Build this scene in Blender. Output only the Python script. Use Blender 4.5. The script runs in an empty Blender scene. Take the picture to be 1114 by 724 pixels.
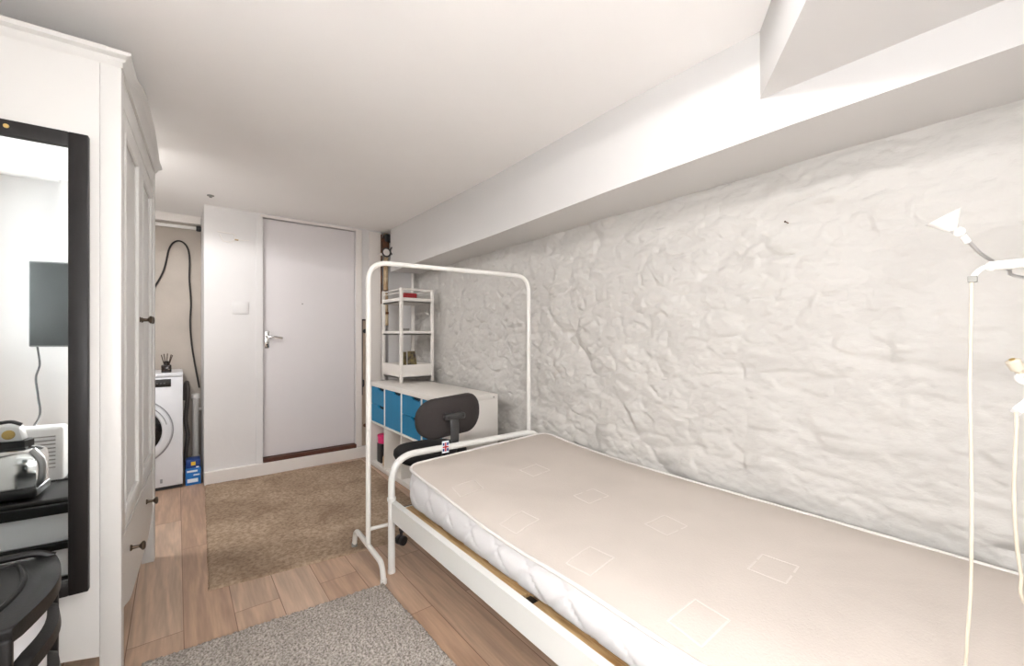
import bpy, bmesh, math, random
from mathutils import Vector, Matrix, noise
random.seed(7)
PI = math.pi
scn = bpy.context.scene
COL = scn.collection
V = Vector

# ------------------------------------------------------------------ helpers
def box(bm, x0, x1, y0, y1, z0, z1, bev=0.0, seg=2):
    r = bmesh.ops.create_cube(bm, size=1.0)
    vs = r['verts']
    for v in vs:
        v.co = V(((x0+x1)/2+v.co.x*(x1-x0), (y0+y1)/2+v.co.y*(y1-y0), (z0+z1)/2+v.co.z*(z1-z0)))
    if bev > 0:
        es = list({e for v in vs for e in v.link_edges})
        bmesh.ops.bevel(bm, geom=es, offset=bev, segments=seg, profile=0.5, affect='EDGES')
    return vs

def fillet(pts, r, n=6):
    pts = [V(p) for p in pts]
    out = [pts[0]]
    for i in range(1, len(pts)-1):
        a, b, c = pts[i-1], pts[i], pts[i+1]
        d1 = (a-b); d2 = (c-b)
        rr = r[i] if isinstance(r, (list, tuple)) else r
        l = min(rr, d1.length*0.49, d2.length*0.49)
        p1 = b+d1.normalized()*l; p2 = b+d2.normalized()*l
        for k in range(n+1):
            t = k/n
            out.append(p1*(1-t)**2+b*2*t*(1-t)+p2*t*t)
    out.append(pts[-1])
    return out

def smooth_path(pts, n=8):
    pts = [V(p) for p in pts]
    P = [pts[0]*2-pts[1]]+pts+[pts[-1]*2-pts[-2]]
    out = []
    for i in range(1, len(P)-2):
        p0, p1, p2, p3 = P[i-1:i+3]
        for k in range(n):
            t = k/n
            out.append(0.5*((2*p1)+(p2-p0)*t+(2*p0-5*p1+4*p2-p3)*t*t+(3*p1-p0-3*p2+p3)*t**3))
    out.append(pts[-1])
    return out

def tube(bm, pts, r, seg=10, closed=False, caps=True, flat=1.0):
    pts = [V(p) for p in pts]
    n = len(pts)
    def tan(i):
        if closed: return (pts[(i+1) % n]-pts[i-1]).normalized()
        if i == 0: return (pts[1]-pts[0]).normalized()
        if i == n-1: return (pts[-1]-pts[-2]).normalized()
        return (pts[i+1]-pts[i-1]).normalized()
    t0 = tan(0)
    up = V((0, 0, 1)) if abs(t0.z) < 0.9 else V((1, 0, 0))
    nrm = (up-t0*up.dot(t0)).normalized()
    rings = []
    for i in range(n):
        t = tan(i)
        nrm = (nrm-t*nrm.dot(t)).normalized()
        b = t.cross(nrm)
        rr = r[i] if isinstance(r, (list, tuple)) else r
        rings.append([bm.verts.new(pts[i]+(nrm*math.cos(2*PI*k/seg)*flat+b*math.sin(2*PI*k/seg))*rr) for k in range(seg)])
    m = n if closed else n-1
    for i in range(m):
        A = rings[i]; B = rings[(i+1) % n]
        for k in range(seg):
            bm.faces.new((A[k], A[(k+1) % seg], B[(k+1) % seg], B[k]))
    if caps and not closed:
        bm.faces.new(rings[0][::-1]); bm.faces.new(rings[-1])

def lathe(bm, prof, origin=(0, 0, 0), axis=(0, 0, 1), seg=24):
    """prof: list of (radius, height along axis)"""
    o = V(origin); a = V(axis).normalized()
    ref = V((1, 0, 0)) if abs(a.x) < 0.9 else V((0, 1, 0))
    e1 = (ref-a*ref.dot(a)).normalized(); e2 = a.cross(e1)
    rings = []
    for (r, h) in prof:
        if r < 1e-6:
            rings.append([bm.verts.new(o+a*h)])
        else:
            rings.append([bm.verts.new(o+a*h+(e1*math.cos(2*PI*k/seg)+e2*math.sin(2*PI*k/seg))*r) for k in range(seg)])
    for A, B in zip(rings, rings[1:]):
        for k in range(seg):
            k2 = (k+1) % seg
            if len(A) == 1 and len(B) == 1: continue
            if len(A) == 1: bm.faces.new((A[0], B[k2], B[k]))
            elif len(B) == 1: bm.faces.new((A[k], A[k2], B[0]))
            else: bm.faces.new((A[k], A[k2], B[k2], B[k]))
    if len(rings[0]) > 1: bm.faces.new(rings[0][::-1])
    if len(rings[-1]) > 1: bm.faces.new(rings[-1])

def prism(bm, pts, vec):
    """closed polygon pts extruded by vec"""
    vec = V(vec)
    A = [bm.verts.new(V(p)) for p in pts]
    B = [bm.verts.new(V(p)+vec) for p in pts]
    n = len(A)
    bm.faces.new(A[::-1]); bm.faces.new(B)
    for i in range(n):
        bm.faces.new((A[i], A[(i+1) % n], B[(i+1) % n], B[i]))

def new(): return bmesh.new()

WM = {}
def root(name, label, cat, loc, rotz=0.0, group=None):
    o = bpy.data.objects.new(name, None)
    COL.objects.link(o)
    o.empty_display_size = 0.1
    o.location = loc; o.rotation_euler = (0, 0, rotz)
    WM[o.name] = Matrix.Translation(V(loc)) @ Matrix.Rotation(rotz, 4, 'Z')
    o['label'] = label; o['category'] = cat
    if group: o['group'] = group
    return o

def obj(name, bm, m, parent=None, local=False, smooth=True, label=None, recalc=True, ang=35):
    if recalc: bmesh.ops.recalc_face_normals(bm, faces=bm.faces[:])
    W = WM.get(parent.name, Matrix.Identity(4)) if parent else Matrix.Identity(4)
    if parent and not local:
        bm.transform(W.inverted())
    me = bpy.data.meshes.new(name)
    bm.to_mesh(me); bm.free()
    if m: me.materials.append(m)
    if smooth:
        me.polygons.foreach_set('use_smooth', [True]*len(me.polygons))
        me.set_sharp_from_angle(angle=math.radians(ang))
    o = bpy.data.objects.new(name, me)
    COL.objects.link(o)
    if parent:
        o.parent = parent
        WM[o.name] = W
    if label: o['label'] = label
    return o

def tag(o, label, cat, group=None):
    o['label'] = label; o['category'] = cat
    if group: o['group'] = group
    return o

def struct(name, bm, m, parent=None, smooth=False):
    o = obj(name, bm, m, parent, smooth=smooth)
    if not parent: o['kind'] = 'structure'
    return o

def origin_to(o, loc):
    """move a single-mesh thing's origin to its base without moving the mesh"""
    o.data.transform(Matrix.Translation(-V(loc))); o.location = loc
    return o

# ------------------------------------------------------------------ materials
def srgb(c):
    return tuple(((x/255)/12.92 if x/255 <= 0.04045 else ((x/255+0.055)/1.055)**2.4) for x in c)+(1,)

def mat(name, c, rough=0.5, metal=0.0, var=0.0, vscale=8.0, bump=0.0, bscale=60.0, stretch=(1, 1, 1), trans=0.0, spec=0.5, c2=None, coat=0.0):
    m = bpy.data.materials.new(name); m.use_nodes = True
    nt = m.node_tree; p = nt.nodes['Principled BSDF']
    col = srgb(c)
    p.inputs['Base Color'].default_value = col
    p.inputs['Roughness'].default_value = rough
    p.inputs['Metallic'].default_value = metal
    p.inputs['Specular IOR Level'].default_value = spec
    p.inputs['Transmission Weight'].default_value = trans
    p.inputs['Coat Weight'].default_value = coat
    tc = nt.nodes.new('ShaderNodeTexCoord')
    mp = nt.nodes.new('ShaderNodeMapping'); mp.inputs['Scale'].default_value = stretch
    nt.links.new(tc.outputs['Object'], mp.inputs['Vector'])
    if var > 0 or c2:
        nz = nt.nodes.new('ShaderNodeTexNoise'); nz.inputs['Scale'].default_value = vscale; nz.inputs['Detail'].default_value = 6
        nt.links.new(mp.outputs[0], nz.inputs['Vector'])
        mx = nt.nodes.new('ShaderNodeMix'); mx.data_type = 'RGBA'
        d = srgb(c2) if c2 else tuple(max(0, x*(1-var)) for x in col[:3])+(1,)
        mx.inputs['A'].default_value = col; mx.inputs['B'].default_value = d
        rp = nt.nodes.new('ShaderNodeMapRange'); rp.inputs['From Min'].default_value = 0.35; rp.inputs['From Max'].default_value = 0.68
        nt.links.new(nz.outputs['Fac'], rp.inputs['Value'])
        nt.links.new(rp.outputs[0], mx.inputs['Factor'])
        nt.links.new(mx.outputs['Result'], p.inputs['Base Color'])
    if bump > 0:
        nb = nt.nodes.new('ShaderNodeTexNoise'); nb.inputs['Scale'].default_value = bscale; nb.inputs['Detail'].default_value = 5
        nt.links.new(mp.outputs[0], nb.inputs['Vector'])
        bp = nt.nodes.new('ShaderNodeBump'); bp.inputs['Strength'].default_value = bump; bp.inputs['Distance'].default_value = 0.01
        nt.links.new(nb.outputs['Fac'], bp.inputs['Height'])
        nt.links.new(bp.outputs[0], p.inputs['Normal'])
    return m

M = {}
M['wall'] = mat('wall_paint', (226, 223, 221), 0.75, var=0.03, vscale=3, bump=0.08, bscale=25, spec=0.25)
M['ceiling'] = mat('ceiling_paint', (249, 246, 243), 0.85, var=0.02, vscale=2, spec=0.2)
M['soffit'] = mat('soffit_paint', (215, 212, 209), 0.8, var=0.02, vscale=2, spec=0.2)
M['stone'] = mat('painted_stone', (202, 198, 192), 0.55, var=0.05, vscale=6, bump=0.35, bscale=40, stretch=(1, 0.7, 1.2), spec=0.4)
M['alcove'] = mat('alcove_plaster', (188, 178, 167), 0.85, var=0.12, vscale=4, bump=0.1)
M['door'] = mat('door_gloss', (224, 219, 219), 0.4, var=0.02, vscale=2)
M['trimw'] = mat('white_trim', (234, 228, 222), 0.45)
M['threshold'] = mat('dark_threshold', (92, 52, 36), 0.5, var=0.4, vscale=20, stretch=(1, 6, 6))
M['ward'] = mat('wardrobe_white', (213, 211, 207), 0.38, var=0.015, vscale=4)
M['bronze'] = mat('dark_bronze', (92, 80, 68), 0.35, metal=0.9)
M['blackframe'] = mat('black_stained_wood', (26, 23, 22), 0.45, var=0.3, vscale=14, stretch=(6, 6, 1), spec=0.35)
M['mirror'] = mat('mirror_glass', (240, 244, 243), 0.015, metal=1.0)
M['brass'] = mat('brass', (205, 175, 110), 0.3, metal=0.9)
M['blackplastic'] = mat('black_plastic', (22, 21, 21), 0.42, spec=0.3, var=0.1, bump=0.06, bscale=220)
M['whiteplastic'] = mat('white_plastic', (228, 227, 226), 0.35)
M['milky'] = mat('milky_drawer_plastic', (234, 234, 236), 0.3)
M['chrome'] = mat('chrome', (222, 222, 222), 0.12, metal=1.0)
M['satin'] = mat('satin_steel', (196, 196, 196), 0.3, metal=0.9)
M['screen'] = mat('switched_off_screen', (62, 64, 63), 0.6, spec=0.25, var=0.12, vscale=5)
M['darkplastic'] = mat('dark_plastic', (40, 40, 42), 0.4)
M['amber'] = mat('amber_plastic', (190, 160, 90), 0.35)
M['metalwhite'] = mat('white_coated_steel', (232, 229, 223), 0.38)
M['bedwhite'] = mat('bed_white_steel', (226, 225, 220), 0.36)
M['cream'] = mat('cream_cable', (206, 195, 176), 0.5)
M['greyclip'] = mat('grey_clip', (140, 138, 132), 0.5)
M['shelfwhite'] = mat('white_melamine', (236, 231, 224), 0.42)
M['blue'] = mat('teal_blue_panel', (0, 124, 170), 0.5, var=0.08, vscale=6)
M['notch'] = mat('dark_notch', (12, 30, 44), 0.7)
M['chairfab'] = mat('charcoal_chair_shell', (52, 46, 45), 0.75, bump=0.15, bscale=260, var=0.1, vscale=6)
M['chairblack'] = mat('black_seat_cloth', (24, 22, 22), 0.9, bump=0.2, bscale=300)
M['charcoalplastic'] = mat('charcoal_plastic', (58, 57, 57), 0.45)
M['cloth'] = mat('mattress_ticking', (206, 196, 187), 0.9, var=0.05, vscale=5, bump=0.12, bscale=160, spec=0.1)
M['clothside'] = mat('mattress_border', (222, 219, 218), 0.85, bump=0.06, bscale=120, spec=0.15)
M['piping'] = mat('mattress_piping', (222, 217, 212), 0.8)
M['motif'] = mat('woven_motif', (213, 204, 196), 0.85)
M['pine'] = mat('pine_slat', (224, 194, 146), 0.6, c2=(176, 134, 84), vscale=6, stretch=(14, 1.2, 14))
M['washer'] = mat('appliance_white', (228, 229, 232), 0.28)
M['glassdark'] = mat('dark_door_glass', (24, 24, 26), 0.08, coat=0.5)
M['greyline'] = mat('grey_line', (150, 150, 152), 0.4)
M['bottle'] = mat('brown_black_bottle', (34, 24, 20), 0.2)
M['reed'] = mat('dark_reed', (60, 44, 34), 0.8)
M['detblue'] = mat('blue_carton', (30, 118, 196), 0.45, var=0.15, vscale=16)
M['detnavy'] = mat('navy_carton', (24, 62, 132), 0.45)
M['white'] = mat('print_white', (228, 236, 242), 0.5)
M['yellow'] = mat('print_yellow', (232, 190, 50), 0.5)
M['cable'] = mat('black_cable', (34, 31, 30), 0.5)
M['greyhose'] = mat('grey_hose', (92, 86, 82), 0.5)
M['pvc'] = mat('white_pvc', (236, 233, 228), 0.35)
M['copper'] = mat('painted_copper', (208, 188, 156), 0.5, c2=(158, 120, 78), vscale=14)
M['rust'] = mat('rusty_iron', (120, 76, 44), 0.8, c2=(48, 34, 28), vscale=18)
M['wood'] = mat('bare_wood_jamb', (196, 176, 156), 0.7, var=0.2, vscale=10, stretch=(8, 8, 1))
M['red'] = mat('red_card', (168, 36, 44), 0.5)
M['pink'] = mat('pink_plastic', (226, 56, 118), 0.45)
M['greyceramic'] = mat('grey_ceramic', (150, 146, 140), 0.4)
M['picture'] = mat('dark_printed_card', (44, 38, 42), 0.4, c2=(138, 122, 72), vscale=26)
M['cardboard'] = mat('pale_card', (222, 212, 196), 0.7)
M['flagred'] = mat('tag_red', (200, 50, 60), 0.7)
M['flagblue'] = mat('tag_blue', (50, 60, 120), 0.7)
M['grommet'] = mat('dark_grey', (70, 68, 66), 0.6)
M['pastel'] = mat('grey_wall_bracket', (120, 120, 118), 0.5)
M['green'] = mat('print_green', (20, 120, 60), 0.5)

def lit(name, c, e):
    m = bpy.data.materials.new(name); m.use_nodes = True
    p = m.node_tree.nodes['Principled BSDF']
    p.inputs['Base Color'].default_value = srgb(c)
    p.inputs['Emission Color'].default_value = srgb(c)
    p.inputs['Emission Strength'].default_value = e
    return m
M['lampglass'] = lit('lit_lamp_glass', (255, 244, 230), 2.0)

def floor_mat():
    m = bpy.data.materials.new('oak_laminate'); m.use_nodes = True
    nt = m.node_tree; L = nt.links; N = nt.nodes; p = N['Principled BSDF']
    tc = N.new('ShaderNodeTexCoord')
    mp = N.new('ShaderNodeMapping'); mp.inputs['Rotation'].default_value = (0, 0, PI/2); mp.inputs['Location'].default_value = (0.37, 0.145, 0)
    L.new(tc.outputs['Object'], mp.inputs['Vector'])
    br = N.new('ShaderNodeTexBrick'); br.offset = 0.37; br.inputs['Scale'].default_value = 1.0
    br.inputs['Brick Width'].default_value = 1.25; br.inputs['Row Height'].default_value = 0.166
    br.inputs['Mortar Size'].default_value = 0.0016; br.inputs['Mortar Smooth'].default_value = 0.2; br.inputs['Bias'].default_value = 0
    br.inputs['Color1'].default_value = srgb((208, 180, 156)); br.inputs['Color2'].default_value = srgb((192, 158, 132)); br.inputs['Mortar'].default_value = srgb((140, 108, 88))
    L.new(mp.outputs[0], br.inputs['Vector'])
    # grain: warped rings along the plank
    m2 = N.new('ShaderNodeMapping'); m2.inputs['Scale'].default_value = (9, 0.75, 1)
    L.new(tc.outputs['Object'], m2.inputs['Vector'])
    # shift each plank by its brick colour
    add = N.new('ShaderNodeVectorMath'); add.operation = 'ADD'
    mul = N.new('ShaderNodeVectorMath'); mul.operation = 'SCALE'; mul.inputs['Scale'].default_value = 23.0
    L.new(br.outputs['Color'], mul.inputs[0]); L.new(m2.outputs[0], add.inputs[0]); L.new(mul.outputs[0], add.inputs[1])
    n1 = N.new('ShaderNodeTexNoise'); n1.inputs['Scale'].default_value = 0.9; n1.inputs['Detail'].default_value = 3; n1.inputs['Distortion'].default_value = 0.4
    L.new(add.outputs[0], n1.inputs['Vector'])
    mm = N.new('ShaderNodeMath'); mm.operation = 'MULTIPLY'; mm.inputs[1].default_value = 38.0
    sn = N.new('ShaderNodeMath'); sn.operation = 'SINE'
    L.new(n1.outputs['Fac'], mm.inputs[0]); L.new(mm.outputs[0], sn.inputs[0])
    mr = N.new('ShaderNodeMapRange'); mr.inputs['From Min'].default_value = -1; mr.inputs['From Max'].default_value = 1; mr.inputs['To Min'].default_value = 0.82; mr.inputs['To Max'].default_value = 1.04
    L.new(sn.outputs[0], mr.inputs['Value'])
    n2 = N.new('ShaderNodeTexNoise'); n2.inputs['Scale'].default_value = 7; n2.inputs['Detail'].default_value = 8
    m3 = N.new('ShaderNodeMapping'); m3.inputs['Scale'].default_value = (14, 1.0, 1); L.new(tc.outputs['Object'], m3.inputs['Vector']); L.new(m3.outputs[0], n2.inputs['Vector'])
    mr2 = N.new('ShaderNodeMapRange'); mr2.inputs['From Min'].default_value = 0.3; mr2.inputs['From Max'].default_value = 0.7; mr2.inputs['To Min'].default_value = 0.86; mr2.inputs['To Max'].default_value = 1.05
    L.new(n2.outputs['Fac'], mr2.inputs['Value'])
    mlt = N.new('ShaderNodeMath'); mlt.operation = 'MULTIPLY'; L.new(mr.outputs[0], mlt.inputs[0]); L.new(mr2.outputs[0], mlt.inputs[1])
    vs = N.new('ShaderNodeVectorMath'); vs.operation = 'SCALE'
    L.new(br.outputs['Color'], vs.inputs[0]); L.new(mlt.outputs[0], vs.inputs['Scale'])
    L.new(vs.outputs[0], p.inputs['Base Color'])
    p.inputs['Roughness'].default_value = 0.42
    return m
M['floor'] = floor_mat()

def rug_mat(name, a, b, scale, blot, blot_c, bl_scale, bump):
    m = bpy.data.materials.new(name); m.use_nodes = True
    nt = m.node_tree; L = nt.links; N = nt.nodes; p = N['Principled BSDF']
    tc = N.new('ShaderNodeTexCoord')
    n1 = N.new('ShaderNodeTexNoise'); n1.inputs['Scale'].default_value = scale; n1.inputs['Detail'].default_value = 4
    L.new(tc.outputs['Object'], n1.inputs['Vector'])
    r1 = N.new('ShaderNodeMapRange'); r1.inputs['From Min'].default_value = 0.36; r1.inputs['From Max'].default_value = 0.66
    L.new(n1.outputs['Fac'], r1.inputs['Value'])
    mx = N.new('ShaderNodeMix'); mx.data_type = 'RGBA'; mx.inputs['A'].default_value = srgb(a); mx.inputs['B'].default_value = srgb(b)
    L.new(r1.outputs[0], mx.inputs['Factor'])
    n2 = N.new('ShaderNodeTexNoise'); n2.inputs['Scale'].default_value = bl_scale; n2.inputs['Detail'].default_value = 5; n2.inputs['Distortion'].default_value = 0.6
    L.new(tc.outputs['Object'], n2.inputs['Vector'])
    r2 = N.new('ShaderNodeMapRange'); r2.inputs['From Min'].default_value = 0.42; r2.inputs['From Max'].default_value = 0.7; r2.inputs['To Max'].default_value = blot
    L.new(n2.outputs['Fac'], r2.inputs['Value'])
    m2 = N.new('ShaderNodeMix'); m2.data_type = 'RGBA'; m2.inputs['B'].default_value = srgb(blot_c)
    L.new(mx.outputs['Result'], m2.inputs['A']); L.new(r2.outputs[0], m2.inputs['Factor'])
    L.new(m2.outputs['Result'], p.inputs['Base Color'])
    p.inputs['Roughness'].default_value = 0.95; p.inputs['Specular IOR Level'].default_value = 0.05
    bp = N.new('ShaderNodeBump'); bp.inputs['Strength'].default_value = bump; bp.inputs['Distance'].default_value = 0.01
    L.new(n1.outputs['Fac'], bp.inputs['Height']); L.new(bp.outputs[0], p.inputs['Normal'])
    return m
M['rugbrown'] = rug_mat('brown_rug_pile', (188, 166, 143), (150, 128, 107), 60, 0.65, (122, 100, 82), 3.0, 0.35)
M['ruggrey'] = rug_mat('grey_rug_pile', (208, 200, 191), (132, 124, 116), 130, 0.25, (138, 130, 123), 5, 0.7)

# ------------------------------------------------------------------ camera (1114 x 724)
cam = bpy.data.cameras.new('camera'); co = bpy.data.objects.new('camera', cam); COL.objects.link(co)
H = 1.15; YAW = math.radians(38.4); F = 460.0
co.location = (0, 0, H); co.rotation_euler = (PI/2, 0, -YAW)
cam.sensor_width = 36; cam.lens = 36*F/1114; cam.shift_y = 2/1114; cam.clip_start = 0.02
scn.camera = co

# ------------------------------------------------------------------ room shell
CZ = 2.15
bm = new(); box(bm, -1.4, 2.05, -0.55, 4.65, -0.1, 0); struct('floor', bm, M['floor'])
bm = new(); box(bm, -1.4, 2.05, -0.55, 4.65, CZ, CZ+0.1); struct('ceiling', bm, M['ceiling'])

# far wall: pieces around the door, back plane behind the pipes
bm = new()
box(bm, 0.163, 0.556, 4.01, 4.60, 0, CZ)
box(bm, 0.556, 1.312, 4.01, 4.60, 2.122, CZ)
box(bm, 0.556, 1.312, 4.01, 4.60, 0, 0.10)
box(bm, 0.556, 1.312, 4.09, 4.60, 0.10, 2.122)
box(bm, 1.312, 1.368, 4.01, 4.60, 0, CZ)
box(bm, 1.368, 1.432, 4.035, 4.60, 0, 1.306)
box(bm, 1.368, 1.432, 4.01, 4.60, 1.306, CZ)
box(bm, 1.432, 1.555, 4.01, 4.60, 0, CZ)
box(bm, 1.555, 1.640, 4.11, 4.60, 0, CZ)
box(bm, 1.640, 2.0, 4.03, 4.60, 0, CZ)
struct('wall_far', bm, M['wall'])
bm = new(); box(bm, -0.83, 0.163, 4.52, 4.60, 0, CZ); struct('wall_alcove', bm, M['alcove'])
bm = new(); box(bm, -0.82, 0.16, 4.46, 4.52, 2.085, CZ); struct('trim_1', bm, M['trimw'])

# left wall: chimney-breast part behind the wardrobe, recess with window near the camera
bm = new()
box(bm, -1.4, -0.83, 0.95, 4.60, 0, CZ)
WY0, WY1, WZ0, WZ1 = -0.10, 0.75, 1.0, 1.95
box(bm, -1.4, -1.25, -0.5, WY0, 0, CZ); box(bm, -1.4, -1.25, WY1, 0.95, 0, CZ)
box(bm, -1.4, -1.25, WY0, WY1, 0, WZ0); box(bm, -1.4, -1.25, WY0, WY1, WZ1, CZ)
struct('wall_left', bm, M['wall'])
bm = new()
for (a, b, c, d) in ((WY0, WY0+.05, WZ0, WZ1), (WY1-.05, WY1, WZ0, WZ1), (WY0, WY1, WZ0, WZ0+.05), (WY0, WY1, WZ1-.05, WZ1), (0.30, 0.345, WZ0, WZ1)):
    box(bm, -1.36, -1.31, a, b, c, d, 0.004)
win = struct('window_1', bm, M['trimw'])
bm = new(); box(bm, -1.338, -1.332, WY0+.04, WY1-.04, WZ0+.04, WZ1-.04)
gm = mat('window_glass', (255, 255, 255), 0.0, trans=1.0); gm.node_tree.nodes['Principled BSDF'].inputs['IOR'].default_value = 1.05
obj('window_pane', bm, gm, win, smooth=False)

# near wall behind the camera with a shallow pier
bm = new(); box(bm, -1.4, 2.0, -0.55, -0.40, 0, CZ); box(bm, -0.79, -0.45, -0.41, -0.34, 0, CZ); struct('wall_near', bm, M['wall'])

# stone wall, real relief
def worley(p, warp):
    w = V((noise.noise(p*0.9), noise.noise(p*0.9+V((7, 3, 1))), 0))*warp
    ds, ps = noise.voronoi(p+w)
    c = ps[0]; r = p+w-c
    h = noise.noise(c*3.17+V((0, 0, 5)))
    t = r.x*noise.noise(c*1.9+V((4, 0, 0)))+r.y*noise.noise(c*2.3+V((0, 6, 0)))
    e = min(1.0, (ds[1]-ds[0])/0.25); e = e*e*(3-2*e)
    return 0.55-ds[0]*ds[0], h*e, t*e
def stone_depth(y, z):
    far = min(1, max(0, (y-0.5)/1.1)); far = far*far*(3-2*far)
    # rubble stones, broader and flatter towards the bed head
    b, h, t = worley(V((y*3.6, z*5.0, 0.3)), 0.35)
    d = (0.55+0.45*far)*(0.024*b+0.014*h+0.055*t)
    b, h, t = worley(V((y*8.5, z*11.0, 3.1)), 0.45)
    d += (0.6+0.4*far)*(0.015*b+0.010*h+0.038*t)
    b, h, t = worley(V((y*19, z*24, 7.7)), 0.4)
    d += (0.6+0.4*far)*(0.0055*b+0.003*h+0.014*t)
    # short ledges along the courses, stronger towards the bed head
    m_ = max(0.0, noise.noise(V((y*2.6, z*4.5, 6)))+0.20)*(1-0.7*far)
    b, h, t = worley(V((y*2.6, z*13.0, 9.2)), 0.7)
    d += m_*(0.026*b+0.020*h+0.045*t)
    d += 0.005*noise.noise(V((y*16, z*22, 1)))+0.003*noise.noise(V((y*38, z*46, 4)))
    d += 0.009*noise.noise(V((y*1.2, z*1.6, 9)))
    return d
bm = new()
NY, NZ = 700, 280
y0, y1, z0, z1 = -0.42, 4.06, -0.01, 1.84
grid = []
for i in range(NY+1):
    y = y0+(y1-y0)*i/NY; row = []
    for j in range(NZ+1):
        z = z0+(z1-z0)*j/NZ
        xb = 1.872+0.008*max(0, y-2.0)
        row.append(bm.verts.new((xb-0.82*stone_depth(y, z)+0.014, y, z)))
    grid.append(row)
for i in range(NY):
    for j in range(NZ):
        bm.faces.new((grid[i][j], grid[i][j+1], grid[i+1][j+1], grid[i+1][j]))
box(bm, 1.93, 2.05, -0.5, 4.6, -0.01, CZ)
struct('wall_right', bm, M['stone'], smooth=True)

bm = new(); lathe(bm, [(0.002, 0), (0.002, 0.033), (0.0036, 0.034), (0.0036, 0.036), (0, 0.037)], (1.885, 0.628, 1.589), (-1, 0, 0), 10)
tag(obj('wall_nail', bm, M['rust']), 'tiny rusty nail sticking out of the white stone wall', 'nail')
# soffit along the stone wall (slightly out of parallel)
bm = new()
pts = [(-0.45, 1.503, 1.812), (0.5, 1.505, 1.806), (1.2, 1.512, 1.793), (2.2, 1.565, 1.778), (3.86, 1.587, 1.747)]
rows = []
for (y, x, z) in pts:
    rows.append([bm.verts.new(c) for c in ((x, y, CZ+.02), (x, y, z), (1.97, y, z+0.012), (1.97, y, CZ+.02))])
for A, B in zip(rows, rows[1:]):
    for k in range(4): bm.faces.new((A[k], A[(k+1) % 4], B[(k+1) % 4], B[k]))
bm.faces.new(rows[0]); bm.faces.new(rows[-1][::-1])
struct('trim_2', bm, M['soffit'])
# boxed-in beam running diagonally from the soffit across the ceiling over the camera
bm = new()
zb = 1.925
prism(bm, [(1.56, 0.62, zb), (0.10, -0.345, zb), (0.02, -0.42, zb), (1.56, -0.42, zb)], (0, 0, CZ+.02-zb))
struct('trim_3', bm, M['soffit'])

# door
bm = new(); box(bm, 0.560, 1.308, 4.035, 4.075, 0.135, 2.116, 0.003); door = struct('door_1', bm, M['door'])
bm = new(); box(bm, 0.572, 0.606, 4.027, 4.036, 1.04, 1.185, 0.003); plate = obj('handle_plate', bm, M['chrome'], door)
bm = new()
lathe(bm, [(0.011, 0), (0.011, 0.032), (0.0095, 0.036)], (0.589, 4.028, 1.135), (0, -1, 0), 16)
tube(bm, smooth_path([(0.586, 3.993, 1.135), (0.63, 3.989, 1.134), (0.675, 3.990, 1.128), (0.698, 3.995, 1.124)]), 0.0085, 10)
obj('lever_handle', bm, M['chrome'], plate)
bm = new(); lathe(bm, [(0.007, 0), (0.007, 0.003), (0, 0.003)], (0.589, 4.027, 1.068), (0, -1, 0), 12); obj('keyhole', bm, M['darkplastic'], plate)
bm = new(); lathe(bm, [(0.006, 0), (0.006, 0.002), (0, 0.002)], (0.86, 4.036, 1.42), (0, -1, 0), 10); obj('spyhole', bm, M['greyclip'], door)
bm = new(); box(bm, 0.556, 1.312, 3.985, 4.07, 0.098, 0.132, 0.003); struct('trim_4', bm, M['threshold'])
# architrave strips, baseboard
bm = new(); box(bm, 0.505, 0.555, 4.003, 4.02, 0.10, 2.13, 0.002); struct('trim_5', bm, M['wall'])
bm = new(); box(bm, 1.313, 1.366, 4.000, 4.02, 0.10, 2.135, 0.002); struct('trim_6', bm, M['trimw'])
bm = new(); box(bm, 1.434, 1.553, 4.000, 4.02, 0.10, 2.135, 0.002); struct('trim_7', bm, M['trimw'])
bm = new(); box(bm, 0.54, 1.31, 4.000, 4.02, 2.118, 2.14, 0.002); struct('trim_8', bm, M['trimw'])
bm = new(); box(bm, 0.163, 1.60, 3.975, 4.02, 0, 0.098, 0.003); struct('baseboard_far', bm, M['trimw'])
# bare jamb strip with latch hardware, right of the door
bm = new(); box(bm, 1.372, 1.430, 4.026, 4.04, 0.10, 1.300, 0.001)
jamb = tag(obj('jamb_strip', bm, M['wood']), 'bare wood jamb strip with dark latch fittings right of the white door', 'jamb')
bm = new(); box(bm, 1.374, 1.381, 4.020, 4.027, 0.58, 1.298, 0.001); box(bm, 1.374, 1.428, 4.020, 4.027, 1.285, 1.298, 0.001); obj('edge_strip', bm, M['grommet'], jamb, label='dark metal edge strip')
bm = new(); lathe(bm, [(0.020, 0), (0.020, 0.012), (0.011, 0.014), (0.011, 0.004), (0, 0.004)], (1.403, 4.027, 1.185), (0, -1, 0), 18); obj('keep_ring', bm, M['darkplastic'], jamb, label='dark round keep')
bm = new(); lathe(bm, [(0.016, 0), (0.016, 0.010), (0, 0.014)], (1.403, 4.027, 0.29), (0, -1, 0), 16); obj('bolt_hole', bm, M['rust'], jamb, label='rusty bolt hole')
bm = new(); tube(bm, fillet([(1.384, 4.027, 0.72), (1.384, 4.005, 0.72), (1.384, 4.005, 0.675), (1.384, 4.022, 0.66)], 0.01), 0.007, 8); obj('hook', bm, M['darkplastic'], jamb, label='black hook')

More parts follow.
